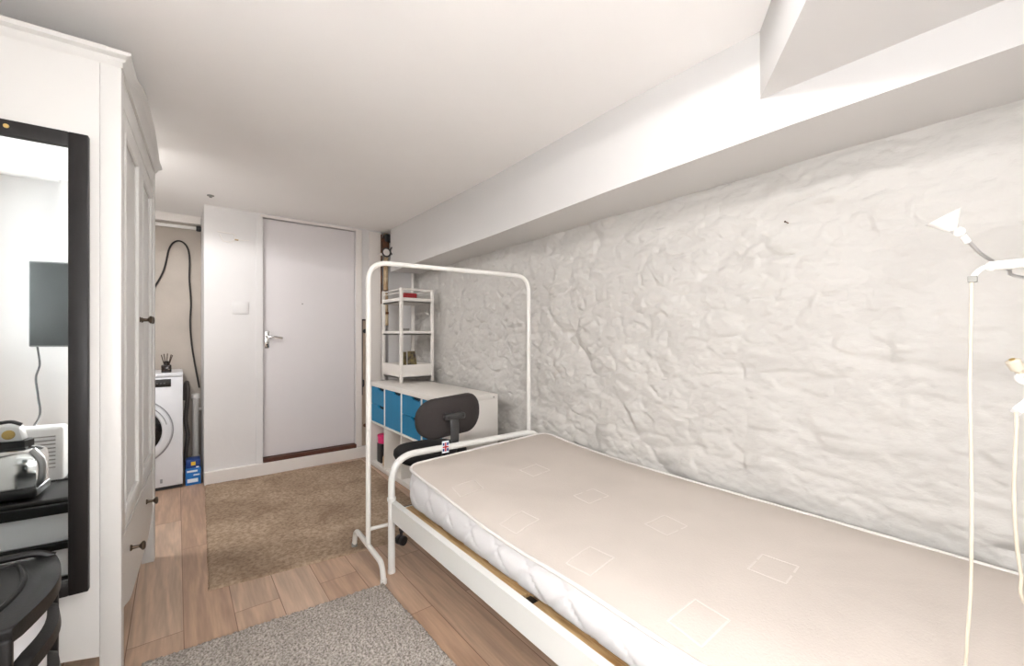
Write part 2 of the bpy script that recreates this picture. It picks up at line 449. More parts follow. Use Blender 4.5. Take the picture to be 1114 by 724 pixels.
# wall items on the far wall
bm = new(); box(bm, 0.345, 0.455, 4.002, 4.012, 1.315, 1.415, 0.003); box(bm, 0.355, 0.445, 4.0, 4.004, 1.325, 1.405, 0.0015)
o = tag(obj('blanking_plate', bm, M['wall']), 'square white blanking plate on wall left of the white door', 'switch plate'); origin_to(o, (0.40, 4.01, 1.315))
bm = new(); tube(bm, [(0.245, 4.006, 1.955), (0.30, 4.006, 1.952), (0.355, 4.006, 1.95), (0.362, 4.006, 1.905), (0.335, 4.006, 1.88), (0.285, 4.006, 1.885), (0.262, 4.006, 1.935)], 0.0035, 6)
wl = tag(obj('wire_hook', bm, M['trimw']), 'white painted wire loop high on the wall left of the door', 'hook')
bm = new(); tube(bm, [(0.362, 4.006, 1.908), (0.385, 4.0, 1.905)], 0.006, 8); obj('tip', bm, M['copper'], wl, label='brown tip')
bm = new(); tube(bm, [(0.385, 4.004, 1.905), (0.46, 4.006, 1.912)], 0.0025, 6); obj('wire_tail', bm, M['trimw'], wl)
bm = new(); lathe(bm, [(0.022, 0), (0.022, 0.005), (0.010, 0.008), (0.008, 0.016), (0, 0.018)], (0.19, 3.72, CZ), (0, 0, -1), 18)
o = tag(obj('ceiling_rose', bm, M['greyclip']), 'small grey round fitting on the ceiling above the alcove edge', 'ceiling fitting')

# ceiling lamps with their lights: one beside the beam, two added as unseen fill
def flush_lamp(x, y, R, label):
    t = root('ceiling_lamp', label, 'lamp', (x, y, CZ))
    bm = new(); lathe(bm, [(R, 0), (R, 0.010), (R*0.93, 0.016)], (x, y, CZ), (0, 0, -1), 32); obj('lamp_base', bm, M['chrome'], t)
    bm = new(); lathe(bm, [(R*0.9, 0.012), (R*0.86, 0.018), (R*0.6, 0.026), (R*0.25, 0.030), (0, 0.030)], (x, y, CZ), (0, 0, -1), 32); obj('lamp_shade', bm, M['lampglass'], t)
    return t
flush_lamp(0.50, 0.43, 0.09, 'small flush ceiling lamp beside the boxed beam')
ld = bpy.data.lights.new('lamp_bulb', 'SPOT'); ld.spot_size = math.radians(178); ld.spot_blend = 0.03; ld.energy = 7.0; ld.shadow_soft_size = 0.035; ld.color = (0.98, 0.985, 1.0)
lo = bpy.data.objects.new('lamp_bulb', ld); COL.objects.link(lo); lo.location = (0.50, 0.43, 2.075)
flush_lamp(0.33, 1.02, 0.17, 'wide flush fill lamp added on the ceiling out of view')  # added fill fixture above the view, evens out the room light
fill2 = bpy.data.lights.new('lamp_bulb', 'SPOT'); fill2.spot_size = math.radians(172); fill2.spot_blend = 0.12; fill2.shadow_soft_size = 0.12; fill2.energy = 1.0; fill2.color = (0.98, 0.985, 1.0)
fill2_ob = bpy.data.objects.new('lamp_bulb', fill2); COL.objects.link(fill2_ob); fill2_ob.location = (0.33, 1.02, 2.02)
flush_lamp(-0.40, 3.00, 0.12, 'small flush fill lamp added out of sight behind the wardrobe')  # added fill fixture hidden by the wardrobe, brightens the door wall
fill3 = bpy.data.lights.new('lamp_bulb', 'SPOT'); fill3.spot_size = math.radians(172); fill3.spot_blend = 0.12; fill3.shadow_soft_size = 0.09; fill3.energy = 13.5; fill3.color = (0.98, 0.985, 1.0)
fill3_ob = bpy.data.objects.new('lamp_bulb', fill3); COL.objects.link(fill3_ob); fill3_ob.location = (-0.40, 3.00, 2.03)
# unseen floor lamp added behind the camera as even frontal fill
gx, gy = 0.06, -0.28
gl = root('fill_floor_lamp', 'unseen floor lamp added as fill light against the near wall', 'lamp', (gx, gy, 0))
bm = new(); lathe(bm, [(0.11, 0), (0.11, 0.012), (0.02, 0.022), (0.010, 0.03)], (gx, gy, 0), (0, 0, 1), 32); obj('lamp_base', bm, M['satin'], gl)
bm = new(); tube(bm, [(gx, gy, 0.02), (gx, gy, 0.90)], 0.009, 10); obj('pole', bm, M['satin'], gl)
bm = new(); lathe(bm, [(0.02, 0), (0.045, 0.004), (0.05, 0.02)], (gx, gy, 0.89), (0, 0, 1), 24); obj('lamp_holder', bm, M['satin'], gl)
fill4 = bpy.data.lights.new('fill_bulb', 'POINT'); fill4.shadow_soft_size = 0.09; fill4.energy = 14; fill4.color = (0.98, 0.985, 1.0)
fill4_ob = bpy.data.objects.new('fill_bulb', fill4); COL.objects.link(fill4_ob); fill4_ob.location = (gx, gy, 1.02)
# daylight through the window
wd = bpy.data.lights.new('window_daylight', 'AREA'); wd.shape = 'RECTANGLE'; wd.size = 0.9; wd.size_y = 1.0; wd.energy = 9; wd.color = (0.93, 0.97, 1.0)
wo = bpy.data.objects.new('window_daylight', wd); COL.objects.link(wo); wo.location = (-1.55, 0.33, 1.5); wo.rotation_euler = (PI/2, 0, -PI/2)
w = bpy.data.worlds.new('world'); scn.world = w; w.use_nodes = True
w.node_tree.nodes['Background'].inputs[0].default_value = (0.85, 0.93, 1.0, 1); w.node_tree.nodes['Background'].inputs[1].default_value = 1.0

# ------------------------------------------------------------------ wardrobe (local: x = out of front, y = along front, from the near front corner)
WR = -math.atan(0.0455)
WARD = root('wardrobe', 'tall white two-door wardrobe with bottom drawer and arched cornice', 'wardrobe', (-0.136, 1.796, 0), WR)
WW, WD = 1.065, 0.58
m = M['ward']
def wbox(name, x0, x1, y0, y1, z0, z1, mt=m, bev=0.003, parent=WARD, label=None):
    bm = new(); box(bm, x0, x1, y0, y1, z0, z1, bev); return obj(name, bm, mt, parent, local=True, label=label)
for (xa, ya) in ((-0.05, 0.0), (-0.05, WW-0.05), (-WD, 0.0), (-WD, WW-0.05)):
    wbox('leg', xa, xa+0.05, ya, ya+0.05, 0, 1.985)
def side_panel(ya, yb):
    bm = new()
    P = [(-0.05, ya, 1.985), (-0.05, ya, 0.165)]
    for k in range(1, 12):
        t = k/12; P.append((-0.05-(WD-0.10)*t, ya, 0.165+0.035*math.sin(PI*t)))
    P += [(-WD+0.05, ya, 0.165), (-WD+0.05, ya, 1.985)]
    prism(bm, P, (0, yb-ya, 0)); obj('side_panel', bm, m, WARD, local=True)
side_panel(0.0015, 0.0215); side_panel(WW-0.0215, WW-0.0015)
wbox('back_panel', -WD+0.01, -WD+0.025, 0.05, WW-0.05, 0.2, 1.96)
wbox('bottom_panel', -WD+0.03, -0.05, 0.02, WW-0.02, 0.30, 0.32)
wbox('top_panel', -WD-0.01, -0.02, 0.0, WW, 1.982, 1.999)
# doors with a raised-edge panel
def panel_door(ya, yb, z0, z1, knob_y, name='door'):
    bm = new()
    st = 0.068
    box(bm, -0.024, -0.006, ya, ya+st, z0, z1, 0.002); box(bm, -0.024, -0.006, yb-st, yb, z0, z1, 0.002)
    box(bm, -0.024, -0.006, ya+st-.002, yb-st+.002, z0, z0+st, 0.002); box(bm, -0.024, -0.006, ya+st-.002, yb-st+.002, z1-st, z1, 0.002)
    box(bm, -0.022, -0.016, ya+st-.01, yb-st+.01, z0+st-.01, z1-st+.01)
    d = obj(name, bm, m, WARD, local=True)
    bm = new()
    a, b, c, e = ya+st, yb-st, z0+st, z1-st
    for (p, q) in (((a, c), (b, c)), ((b, c), (b, e)), ((b, e), (a, e)), ((a, e), (a, c))):
        tube(bm, [(-0.011, p[0], p[1]), (-0.011, q[0], q[1])], 0.0085, 8)
    obj('panel_moulding', bm, m, d, local=True)
    knob(d, knob_y, 1.212)
    return d
def knob(parent, y, z):
    bm = new()
    lathe(bm, [(0.011, -0.008), (0.011, -0.003), (0.006, 0.001), (0.0055, 0.018), (0.009, 0.022), (0.0155, 0.027), (0.016, 0.032), (0.010, 0.036), (0, 0.037)], (0, y, z), (1, 0, 0), 18)
    obj('knob', bm, M['bronze'], parent, local=True, label='dark bronze knob')
panel_door(0.054, WW/2-0.0015, 0.492, 1.895, WW/2-0.034)
panel_door(WW/2+0.0015, WW-0.054, 0.492, 1.895, WW/2+0.034)
# drawer with arched lower edge
bm = new()
ya, yb = 0.052, WW-0.052
P = [(-0.024, ya, 0.485), (-0.024, ya, 0.245)]
P = [(-0.024, ya, 0.485)]
for k in range(0, 25):
    t = k/24
    z = 0.215+0.085*(max(0, math.sin(PI*t))**0.8)*0 + 0.0
    s = min(1, min(t, 1-t)/0.24); s = s*s*(3-2*s)
    P.append((-0.024, ya+(yb-ya)*t, 0.255-0.055*s))
P.append((-0.024, yb, 0.485))
prism(bm, P, (0.018, 0, 0))
dr = obj('drawer', bm, m, WARD, local=True)
knob(dr, 0.245, 0.385); knob(dr, WW-0.335, 0.395)
# top rail and arched cornice
wbox('top_rail', -0.03, -0.004, 0.05, WW-0.05, 1.898, 1.985)
def corn_z(t):
    s = min(1, max(0, (0.5-abs(t-0.5)-0.10)/0.30)); s = s*s*(3-2*s)
    return 2.020+0.062*s-0.012*math.exp(-((0.5-abs(t-0.5)-0.13)/0.06)**2)
bm = new()
n = 40; rows = []
prof = [(-0.03, -0.030), (0.004, -0.030), (0.010, -0.020), (0.012, -0.014), (0.020, -0.008), (0.026, -0.004), (0.026, 0.004), (-0.03, 0.004)]
def corn_low(o):
    for (a, z) in ((0.028, 2.013), (0.018, 2.009), (0.0125, 2.006), (0.010, 1.997), (0.003, 1.990)):
        if o > a: return z
    return 1.984
ov = [-0.03, -0.026, -0.0135, -0.012, -0.005, 0.0]
ys = ov+[WW*k/n for k in range(1, n)]+[WW-o for o in reversed(ov)]
for y in ys:
    t = (y+0.03)/(WW+0.06); z = corn_z(t)
    low = corn_low(max(0, -y, y-WW))
    row = []
    for i, (px, pz) in enumerate(prof):
        zz = z+pz
        if i < 2: zz = low
        zz = max(zz, low)
        row.append(bm.verts.new((px, y, zz)))
    rows.append(row)
for A, B in zip(rows, rows[1:]):
    for k in range(len(prof)): bm.faces.new((A[k], A[(k+1) % len(prof)], B[(k+1) % len(prof)], B[k]))
bm.faces.new(rows[0]); bm.faces.new(rows[-1][::-1])
obj('cornice', bm, m, WARD, local=True)
for (yy, nm) in ((-1, 'cornice_return'), (1, 'cornice_return')):
    bm = new()
    base = 0.0 if yy < 0 else WW
    P = [(0.0, 1.984), (0.004, 1.990), (0.011, 1.997), (0.013, 2.006), (0.026, 2.013), (0.030, 2.025), (0.0, 2.025)]
    prism(bm, [(-WD, base+yy*a if yy < 0 else base+a, z) for (a, z) in P], (WD-0.03, 0, 0))
    obj(nm, bm, m, WARD, local=True)

# wall mirror hung on the wardrobe's side
MIR = root('wall_mirror', 'tall black framed mirror hung on the side of the white wardrobe', 'mirror', (-0.136, 1.796, 0), WR)
mx1, mx0, mz0, mz1 = -0.070, -0.535, 0.385, 1.745
bm = new()
fw = 0.043
for (a, b, c, d) in ((mx0, mx0+fw, mz0, mz1), (mx1-fw, mx1, mz0, mz1), (mx0+fw-.001, mx1-fw+.001, mz0, mz0+fw), (mx0+fw-.001, mx1-fw+.001, mz1-fw, mz1)):
    box(bm, a, b, -0.026, -0.002, c, d, 0.003)
fr = obj('frame', bm, M['blackframe'], MIR, local=True)
bm = new(); lathe(bm, [(0.006, 0), (0.0055, 0.003), (0, 0.0045)], (-0.232, -0.026, mz1-fw*0.45), (0, -1, 0), 14); obj('screw_cap', bm, M['brass'], fr, local=True, label='brass screw cap')
bm = new(); box(bm, mx0+fw-.004, mx1-fw+.004, -0.014, -0.010, mz0+fw-.004, mz1-fw+.004); obj('mirror_glass', bm, M['mirror'], MIR, local=True, smooth=False)

# ------------------------------------------------------------------ black drawer tower
TX1, TX0, TY0, TY1, TZ = -0.245, -0.615, 1.218, 1.575, 0.60
TOW = root('drawer_tower', 'black plastic drawer tower with milky drawers in front of the mirror', 'drawer unit', ((TX0+TX1)/2, (TY0+TY1)/2, 0))
bow = lambda t: 0.034*math.sin(PI*t)
def bowed(x_in, z0, z1, inset=0.0, dx=0.0, n=14, y_pad=0.0):
    """slab with a bowed +X front"""
    bm = new()
    P = [(x_in, TY0+y_pad, z0)]
    for k in range(n+1):
        t = k/n; P.append((TX1+bow(t)+dx, TY0+y_pad+(TY1-TY0-2*y_pad)*t, z0))
    P.append((x_in, TY1-y_pad, z0))
    prism(bm, P, (0, 0, z1-z0))
    return bm
bm = bowed(TX0, TZ-0.038, TZ-0.006)
es = [e for e in bm.edges if abs(e.verts[0].co.z-e.verts[1].co.z) < 1e-5]
bmesh.ops.bevel(bm, geom=es, offset=0.006, segments=3, profile=0.5, affect='EDGES')
top = obj('top', bm, M['blackplastic'], TOW)
bm = new()
rim = [(TX0+.03, TY0+.03), (TX0+.03, TY1-.03)]+[(TX1-0.055+bow(1-k/10)*0.9, TY1-.03-(TY1-TY0-.06)*k/10) for k in range(11)]
tube(bm, fillet([(x, y, TZ-0.006) for (x, y) in rim]+[(rim[0][0], rim[0][1], TZ-0.006)], 0.03, 4), 0.006, 8); obj('tray_rim', bm, M['blackplastic'], top)
bm = new(); tube(bm, fillet([(TX0+.01, TY1-.008, TZ-.010), (TX0+.05, TY1-.008, TZ+.006), (TX1-.03, TY1-.008, TZ+.006), (TX1+.0, TY1-.008, TZ-.012)], 0.02), 0.009, 8); obj('back_lip', bm, M['blackplastic'], top)
for (xa, ya) in ((TX1-0.024, TY0-0.006), (TX1-0.016, TY1-0.020), (TX0, TY0-0.006), (TX0, TY1-0.020)):
    bm = new(); box(bm, xa, xa+0.024, ya, ya+0.022, 0.0, TZ-0.025, 0.006, 3); obj('post', bm, M['blackplastic'], TOW)
zs = [0.456, 0.338, 0.220, 0.102]
for zz in zs:
    bm = new()
    box(bm, TX0+.01, TX1-.004, TY0+.004, TY0+.026, zz-0.012, zz+0.010, 0.004)
    box(bm, TX0+.01, TX1-.004, TY1-.026, TY1-.004, zz-0.012, zz+0.010, 0.004)
    box(bm, TX0, TX0+.02, TY0+.01, TY1-.01, zz-0.012, zz+0.010, 0.004)
    obj('side_rail', bm, M['blackplastic'], TOW)
    bm = bowed(TX0+.02, zz+0.012, zz+0.106, dx=-0.022, y_pad=0.024)
    d = obj('drawer', bm, M['milky'], TOW)
    # black curved pull lip at the lower front
    bm = new()
    rows = []
    nn = 16
    for k in range(nn+1):
        t = k/nn; y = TY0+.022+(TY1-TY0-.044)*t; x = TX1-0.016+bow(0.06+0.88*t)
        e = min(1, min(t, 1-t)/0.16); hz = 0.006+0.028*(e*e*(3-2*e))
        pr = [(x-0.016, zz+0.004), (x+0.006, zz+0.002), (x+0.016, zz+0.012), (x+0.013, zz+0.012+hz*0.7), (x-0.004, zz+0.012+hz), (x-0.016, zz+0.012+hz)]
        rows.append([bm.verts.new((a, y, b)) for (a, b) in pr])
    for A, B in zip(rows, rows[1:]):
        for k in range(6): bm.faces.new((A[k], A[(k+1) % 6], B[(k+1) % 6], B[k]))
    bm.faces.new(rows[0]); bm.faces.new(rows[-1][::-1])
    obj('drawer_pull', bm, M['blackplastic'], d, label='black curved drawer pull')
bm = new(); box(bm, TX0, TX1, TY0+.002, TY1-.002, 0.02, 0.045, 0.004); obj('base', bm, M['blackplastic'], TOW)

# things seen only in the mirror: toaster, hand appliance, table, heater, screen
TO = root('toaster', 'chrome toaster with black base reflected in the mirror', 'toaster', (-0.50, 1.37, TZ))
bm = new()
rows = []
xa, xb = -0.60, -0.405; ycen = 1.40
for k in range(13):
    t = k/12; x = xa+(xb-xa)*t
    e = 1-0.10*(abs(2*t-1)**6)
    P = []
    for q in range(18):
        a = -PI*0.02+PI*1.04*q/17
        cy = math.cos(a); sz = math.sin(a)
        P.append((x, ycen+0.066*e*math.copysign(abs(cy)**0.5, cy), TZ+0.03+0.135*e*(max(0, sz)**0.45)))
    rows.append([bm.verts.new(p) for p in P])
for A, B in zip(rows, rows[1:]):
    for k in range(17): bm.faces.new((A[k], A[k+1], B[k+1], B[k]))
    bm.faces.new((A[17], A[0], B[0], B[17]))
bm.faces.new(rows[0]); bm.faces.new(rows[-1][::-1])
obj('body', bm, M['chrome'], TO, ang=50)
bm = new(); box(bm, xa-.004, xb+.004, ycen-.072, ycen+.072, TZ-0.001, TZ+0.032, 0.010, 3); obj('base', bm, M['darkplastic'], TO)
bm = new(); box(bm, xa+.03, xb-.03, ycen-.034, ycen-.012, TZ+0.158, TZ+0.1665, 0.001); box(bm, xa+.03, xb-.03, ycen+.012, ycen+.034, TZ+0.158, TZ+0.1665, 0.001); obj('slot', bm, M['darkplastic'], TO)
bm = new(); tube(bm, smooth_path([(xb-.01, ycen+.045, TZ+.03), (xb+.012, ycen+.055, TZ+.06), (xb+.012, ycen+.055, TZ+.12), (xb-.012, ycen+.045, TZ+.158)]), 0.010, 8); obj('handle', bm, M['satin'], TO)
IR = root('hand_appliance', 'white and black hand appliance lying on top of the chrome toaster', 'appliance', (-0.49, 1.39, TZ+.166))
zt = TZ+0.167
bm = new(); prism(bm, [(-0.66, 1.36, zt), (-0.44, 1.37, zt), (-0.425, 1.40, zt), (-0.44, 1.43, zt), (-0.66, 1.44, zt)], (0, 0, 0.022)); obj('sole', bm, M['darkplastic'], IR)
bm = new()
prism(bm, [(-0.60, 1.375, zt+.022), (-0.445, 1.375, zt+.022), (-0.455, 1.375, zt+.070), (-0.50, 1.375, zt+.078), (-0.545, 1.375, zt+.048), (-0.60, 1.375, zt+.034)], (0, 0.05, 0))
bmesh.ops.bevel(bm, geom=bm.edges[:], offset=0.006, segments=2, profile=0.5, affect='EDGES'); obj('body', bm, M['whiteplastic'], IR)
bm = new(); lathe(bm, [(0.016, 0), (0.014, 0.006), (0, 0.008)], (-0.478, 1.426, zt+.046), (0, 1, 0), 18); obj('dial', bm, M['amber'], IR, label='amber dial')
bm = new(); tube(bm, smooth_path([(-0.455, 1.40, zt+.074), (-0.48, 1.40, zt+.086), (-0.51, 1.40, zt+.084)]), 0.006, 8); obj('grip', bm, M['darkplastic'], IR)

TB = root('low_table', 'low black side table below the wall screen, reflected in the mirror', 'table', (-0.72, 0.55, 0))
bm = new(); box(bm, -0.98, -0.44, 0.36, 0.74, 0.385, 0.415, 0.004); obj('tabletop', bm, M['darkplastic'], TB)
for (xa, ya) in ((-0.97, 0.37), (-0.49, 0.37), (-0.97, 0.69), (-0.49, 0.69)):
    bm = new(); box(bm, xa, xa+.04, ya, ya+.04, 0, 0.386, 0.003); obj('leg', bm, M['darkplastic'], TB)
HE = root('fan_heater', 'white louvred heater standing on the low black table', 'heater', (-0.64, 0.52, 0.415))
bm = new(); box(bm, -0.80, -0.555, 0.48, 0.57, 0.425, 0.70, 0.016, 3); obj('body', bm, M['whiteplastic'], HE)
for k in range(9):
    z = 0.50+k*0.019
    bm = new(); tube(bm, [(-0.775, 0.571, z), (-0.58, 0.571, z)], 0.0028, 6); obj('louvre', bm, M['greyclip'], HE, label='grey louvre slit')
for xa in (-0.78, -0.60):
    bm = new(); box(bm, xa, xa+.025, 0.475, 0.575, 0.415, 0.428, 0.003); obj('foot', bm, M['darkplastic'], HE)

TV = root('wall_screen', 'dark grey flat screen on the wall bracket seen in the mirror', 'screen', (-0.62, 0.0, 1.08), 0.16)
# local frame: x across, y towards the mirror
def tvb(name, x0, x1, y0, y1, z0, z1, mt, bev=0.004, parent=TV, label=None):
    bm = new(); box(bm, x0, x1, y0, y1, z0, z1, bev); return obj(name, bm, mt, parent, local=True, label=label)
tvb('casing', -0.225, 0.30, -0.05, 0.0, 0.0, 0.50, M['pastel'], 0.006)
tvb('screen_panel', -0.217, 0.292, -0.002, 0.004, 0.008, 0.492, M['screen'], 0.001)
bm = new(); lathe(bm, [(0.026, 0), (0.024, 0.008), (0.018, 0.012), (0, 0.012)], (0.005, 0.003, 0.125), (0, 1, 0), 20); obj('button', bm, M['darkplastic'], TV, local=True, label='black round button')
tvb('bracket', 0.02, 0.16, -0.36, -0.05, 0.20, 0.30, M['greyclip'], 0.004)
bm = new(); tube(bm, smooth_path([(-0.81, -0.05, 1.085), (-0.80, -0.05, 0.98), (-0.81, -0.03, 0.90), (-0.78, 0.05, 0.80), (-0.74, 0.18, 0.70), (-0.76, 0.33, 0.60), (-0.80, 0.44, 0.43)]), 0.005, 8); obj('power_cable', bm, M['darkplastic'], TV)

# ------------------------------------------------------------------ rugs
def rug(name, corners, mt, th, label, step, amp, wav=0.004):
    (x0, y0), (x1, y1), (x2, y2), (x3, y3) = corners     # near-left, near-right, far-right, far-left
    nx = int(max(x1-x0, x2-x3)/step); ny = int(max(y3-y0, y2-y1)/step)
    bm = new(); g = []
    for i in range(nx+1):
        s = i/nx; row = []
        for j in range(ny+1):
            t = j/ny
            x = (x0*(1-s)+x1*s)*(1-t)+(x3*(1-s)+x2*s)*t
            y = (y0*(1-s)+y1*s)*(1-t)+(y3*(1-s)+y2*s)*t
            x += wav*noise.noise(V((y*5, s*3, 3))); y += wav*noise.noise(V((x*5, t*3, 8)))
            edge = i in (0, nx) or j in (0, ny)
            z = th*(0.35 if edge else 1)+amp*(random.random()-0.5)+0.002*noise.noise(V((x*6, y*6, 0)))
            if edge: x += random.uniform(-.002, .002); y += random.uniform(-.002, .002)
            row.append(bm.verts.new((x, y, max(0.001, z))))
        g.append(row)
    for i in range(nx):
        for j in range(ny): bm.faces.new((g[i][j], g[i+1][j], g[i+1][j+1], g[i][j+1]))
    loop = [g[i][0] for i in range(nx+1)]+[g[nx][j] for j in range(1, ny+1)]+[g[i][ny] for i in range(nx-1, -1, -1)]+[g[0][j] for j in range(ny-1, 0, -1)]
    low = [bm.verts.new((v.co.x, v.co.y, 0.0003)) for v in loop]
    for k in range(len(loop)):
        k2 = (k+1) % len(loop)
        bm.faces.new((loop[k], low[k], low[k2], loop[k2]))
    o = tag(obj(name, bm, mt, ang=180), label, 'rug')
    c = (sum(p[0] for p in corners)/4, sum(p[1] for p in corners)/4, 0)
    return origin_to(o, c)
rug('brown_rug', ((0.112, 2.335), (1.26, 2.20), (1.33, 3.90), (0.166, 3.975)), M['rugbrown'], 0.010, 'worn brown rug on the floor in front of the white door', 0.009, 0.003)
rug('grey_rug', ((-0.10, 0.55), (0.775, 0.55), (0.742, 1.885), (-0.10, 1.945)), M['ruggrey'], 0.016, 'short pile grey rug on the floor beside the bed', 0.006, 0.008)

# ------------------------------------------------------------------ washing machine
WX0, WX1, WYF, WYB, WZT = -0.56, 0.036, 4.05, 4.50, 0.866
WA = root('washing_machine', 'white front-loading washing machine standing in the alcove', 'washing machine', ((WX0+WX1)/2, (WYF+WYB)/2, 0))
bm = new(); box(bm, WX0, WX1, WYF, WYB, 0.025, WZT-0.03, 0.006); obj('cabinet', bm, M['washer'], WA)
bm = new(); box(bm, WX0-.001, WX1+.001, WYF-.002, WYB, WZT-0.028, WZT, 0.006); obj('lid', bm, M['washer'], WA)
bm = new(); box(bm, WX0+.005, WX1-.005, WYF+.006, WYF+.02, 0.003, 0.028); obj('plinth', bm, M['darkplastic'], WA)
for (x, y) in ((WX0+.05, WYF+.05), (WX1-.05, WYF+.05), (WX0+.05, WYB-.05), (WX1-.05, WYB-.05)):
    bm = new(); lathe(bm, [(0.02, 0), (0.02, 0.012), (0.012, 0.026)], (x, y, 0), (0, 0, 1), 14); obj('foot', bm, M['darkplastic'], WA)
bm = new(); box(bm, -0.33, WX1-.07, WYF-.004, WYF+.01, 0.765, 0.822, 0.003); cp = obj('control_display', bm, M['glassdark'], WA)
for k in range(3):
    bm = new(); box(bm, -0.118+k*.02, -0.108+k*.02, WYF-.0052, WYF-.003, 0.79, 0.793); obj('display_mark', bm, M['greyline'], cp)
bm = new(); lathe(bm, [(0.03, 0), (0.028, 0.02), (0, 0.02)], (-0.36, WYF, 0.79), (0, -1, 0), 24); obj('dial', bm, M['satin'], WA)
bm = new(); box(bm, WX0+.03, WX0+.17, WYF-.004, WYF+.01, 0.745, 0.83, 0.003); obj('detergent_drawer', bm, M['washer'], WA)
dc = (-0.268, WYF, 0.445)
bm = new(); lathe(bm, [(0.250, 0), (0.250, 0.003), (0.245, 0.004), (0.243, 0.001)], dc, (0, -1, 0), 64); obj('outer_ring', bm, M['greyline'], WA)
bm = new(); lathe(bm, [(0.243, 0.0), (0.235, 0.012), (0.205, 0.022), (0.190, 0.022), (0.182, 0.010)], dc, (0, -1, 0), 64); dd = obj('door', bm, M['washer'], WA)
bm = new(); lathe(bm, [(0.184, 0.006), (0.182, 0.014), (0.15, 0.024), (0.08, 0.032), (0, 0.034)], dc, (0, -1, 0), 48); obj('door_glass', bm, M['glassdark'], dd)
bm = new()
tube(bm, [(dc[0]+0.213*math.cos(a), dc[1]-0.022, dc[2]+0.213*math.sin(a)) for a in [math.radians(d) for d in range(12, 62, 3)]], 0.0028, 6); obj('grip_line', bm, M['greyline'], dd)
bm = new(); box(bm, -0.097, -0.083, WYF-.002, WYF+.004, 0.055, 0.085, 0.002); obj('filter_mark', bm, M['greyline'], WA)
# reed diffuser
RD = root('reed_diffuser', 'small dark reed diffuser bottle on top of the washing machine', 'diffuser', (-0.062, 4.13, WZT))
bm = new(); box(bm, -0.092, -0.032, 4.10, 4.16, WZT, WZT+.058, 0.006); lathe(bm, [(0.017, 0.056), (0.017, 0.068), (0.014, 0.080), (0.017, 0.085)], (-0.062, 4.13, WZT), (0, 0, 1), 18); obj('bottle', bm, M['bottle'], RD)
for k, (dx, dy) in enumerate(((-.030, .0), (-.014, .02), (.006, -.01), (.028, .012), (.036, -.012))):
    bm = new(); tube(bm, [(-0.062+dx*.15, 4.13+dy*.1, WZT+.02), (-0.062+dx, 4.13+dy, WZT+.145-abs(dx)*.4)], 0.0028, 6); obj('reed', bm, M['reed'], RD)
# detergent carton
DB = root('detergent_carton', 'blue and navy detergent carton on the floor beside the washing machine', 'carton', (0.10, 4.13, 0))
bm = new(); box(bm, 0.052, 0.146, 4.062, 4.19, 0, 0.128, 0.002); obj('lower_body', bm, M['detblue'], DB)
bm = new(); box(bm, 0.055, 0.143, 4.066, 4.186, 0.128, 0.188, 0.004); obj('upper_body', bm, M['detnavy'], DB, label='navy top section')
for (a, b, c, d, mm) in ((0.060, 0.125, 0.098, 0.112, 'white'), (0.100, 0.138, 0.070, 0.080, 'white'), (0.062, 0.128, 0.020, 0.048, 'white'), (0.085, 0.113, 0.148, 0.176, 'yellow'), (0.116, 0.134, 0.128, 0.138, 'white')):
    yf = 4.0605 if d < 0.126 else 4.0645
    bm = new(); box(bm, a, b, yf, yf+.003, c, d); obj('print_patch', bm, M[mm], DB, label=('yellow' if mm == 'yellow' else 'white')+' print patch')
# pipes and cable in the alcove
WP = root('waste_pipe', 'white plastic waste pipe standing beside the washing machine', 'pipe', (0.122, 4.38, 0))
bm = new(); tube(bm, [(0.122, 4.38, 0.10), (0.122, 4.38, 0.66)], 0.021, 16); obj('riser', bm, M['pvc'], WP)
bm = new(); lathe(bm, [(0.021, 0), (0.029, 0.004), (0.029, 0.05), (0.021, 0.055)], (0.122, 4.38, 0.10), (0, 0, 1), 18); obj('collar', bm, M['pvc'], WP)
bm = new(); lathe(bm, [(0.021, 0), (0.028, 0.004), (0.028, 0.04), (0.021, 0.044)], (0.122, 4.38, 0.62), (0, 0, 1), 18); obj('collar', bm, M['pvc'], WP)
bm = new(); tube(bm, [(0.122, 4.38, 0.53), (0.163, 4.40, 0.53)], 0.012, 10); obj('clip', bm, M['pvc'], WP)
bm = new(); tube(bm, fillet([(0.122, 4.38, 0.12), (0.122, 4.38, 0.055), (0.10, 4.46, 0.055), (0.10, 4.52, 0.055)], 0.03), 0.021, 12); obj('elbow', bm, M['pvc'], WP)
bm = new()
hp = smooth_path([(0.066, 4.48, 0.02), (0.060, 4.47, 0.16), (0.072, 4.47, 0.30), (0.058, 4.48, 0.44), (0.068, 4.47, 0.58), (0.072, 4.46, 0.68), (0.066, 4.48, 0.75), (0.056, 4.49, 0.72), (0.054, 4.50, 0.60)], 14)
tube(bm, hp, [0.014+0.0022*(i % 2) for i in range(len(hp))], 10)
o = tag(obj('drain_hose', bm, M['greyhose']), 'grey ribbed drain hose rising behind the washing machine', 'hose'); origin_to(o, (0.075, 4.47, 0.0))
bm = new()
tube(bm, smooth_path([(-0.215, 4.50, 1.36), (-0.145, 4.50, 1.53), (-0.085, 4.50, 1.68), (-0.05, 4.50, 1.86), (-0.012, 4.50, 1.925), (0.035, 4.50, 1.93), (0.072, 4.50, 1.88), (0.085, 4.50, 1.78), (0.083, 4.50, 1.62), (0.094, 4.50, 1.42), (0.088, 4.50, 1.25), (0.098, 4.50, 1.08), (0.116, 4.50, 0.93), (0.135, 4.48, 0.80), (0.150, 4.47, 0.70)]), 0.0065, 8)
o = tag(obj('black_cable', bm, M['cable']), 'thick black cable looping up the alcove wall above the washing machine', 'cable')
bm = new(); tube(bm, [(-0.80, 4.47, 2.045), (0.14, 4.47, 2.05)], 0.014, 12)
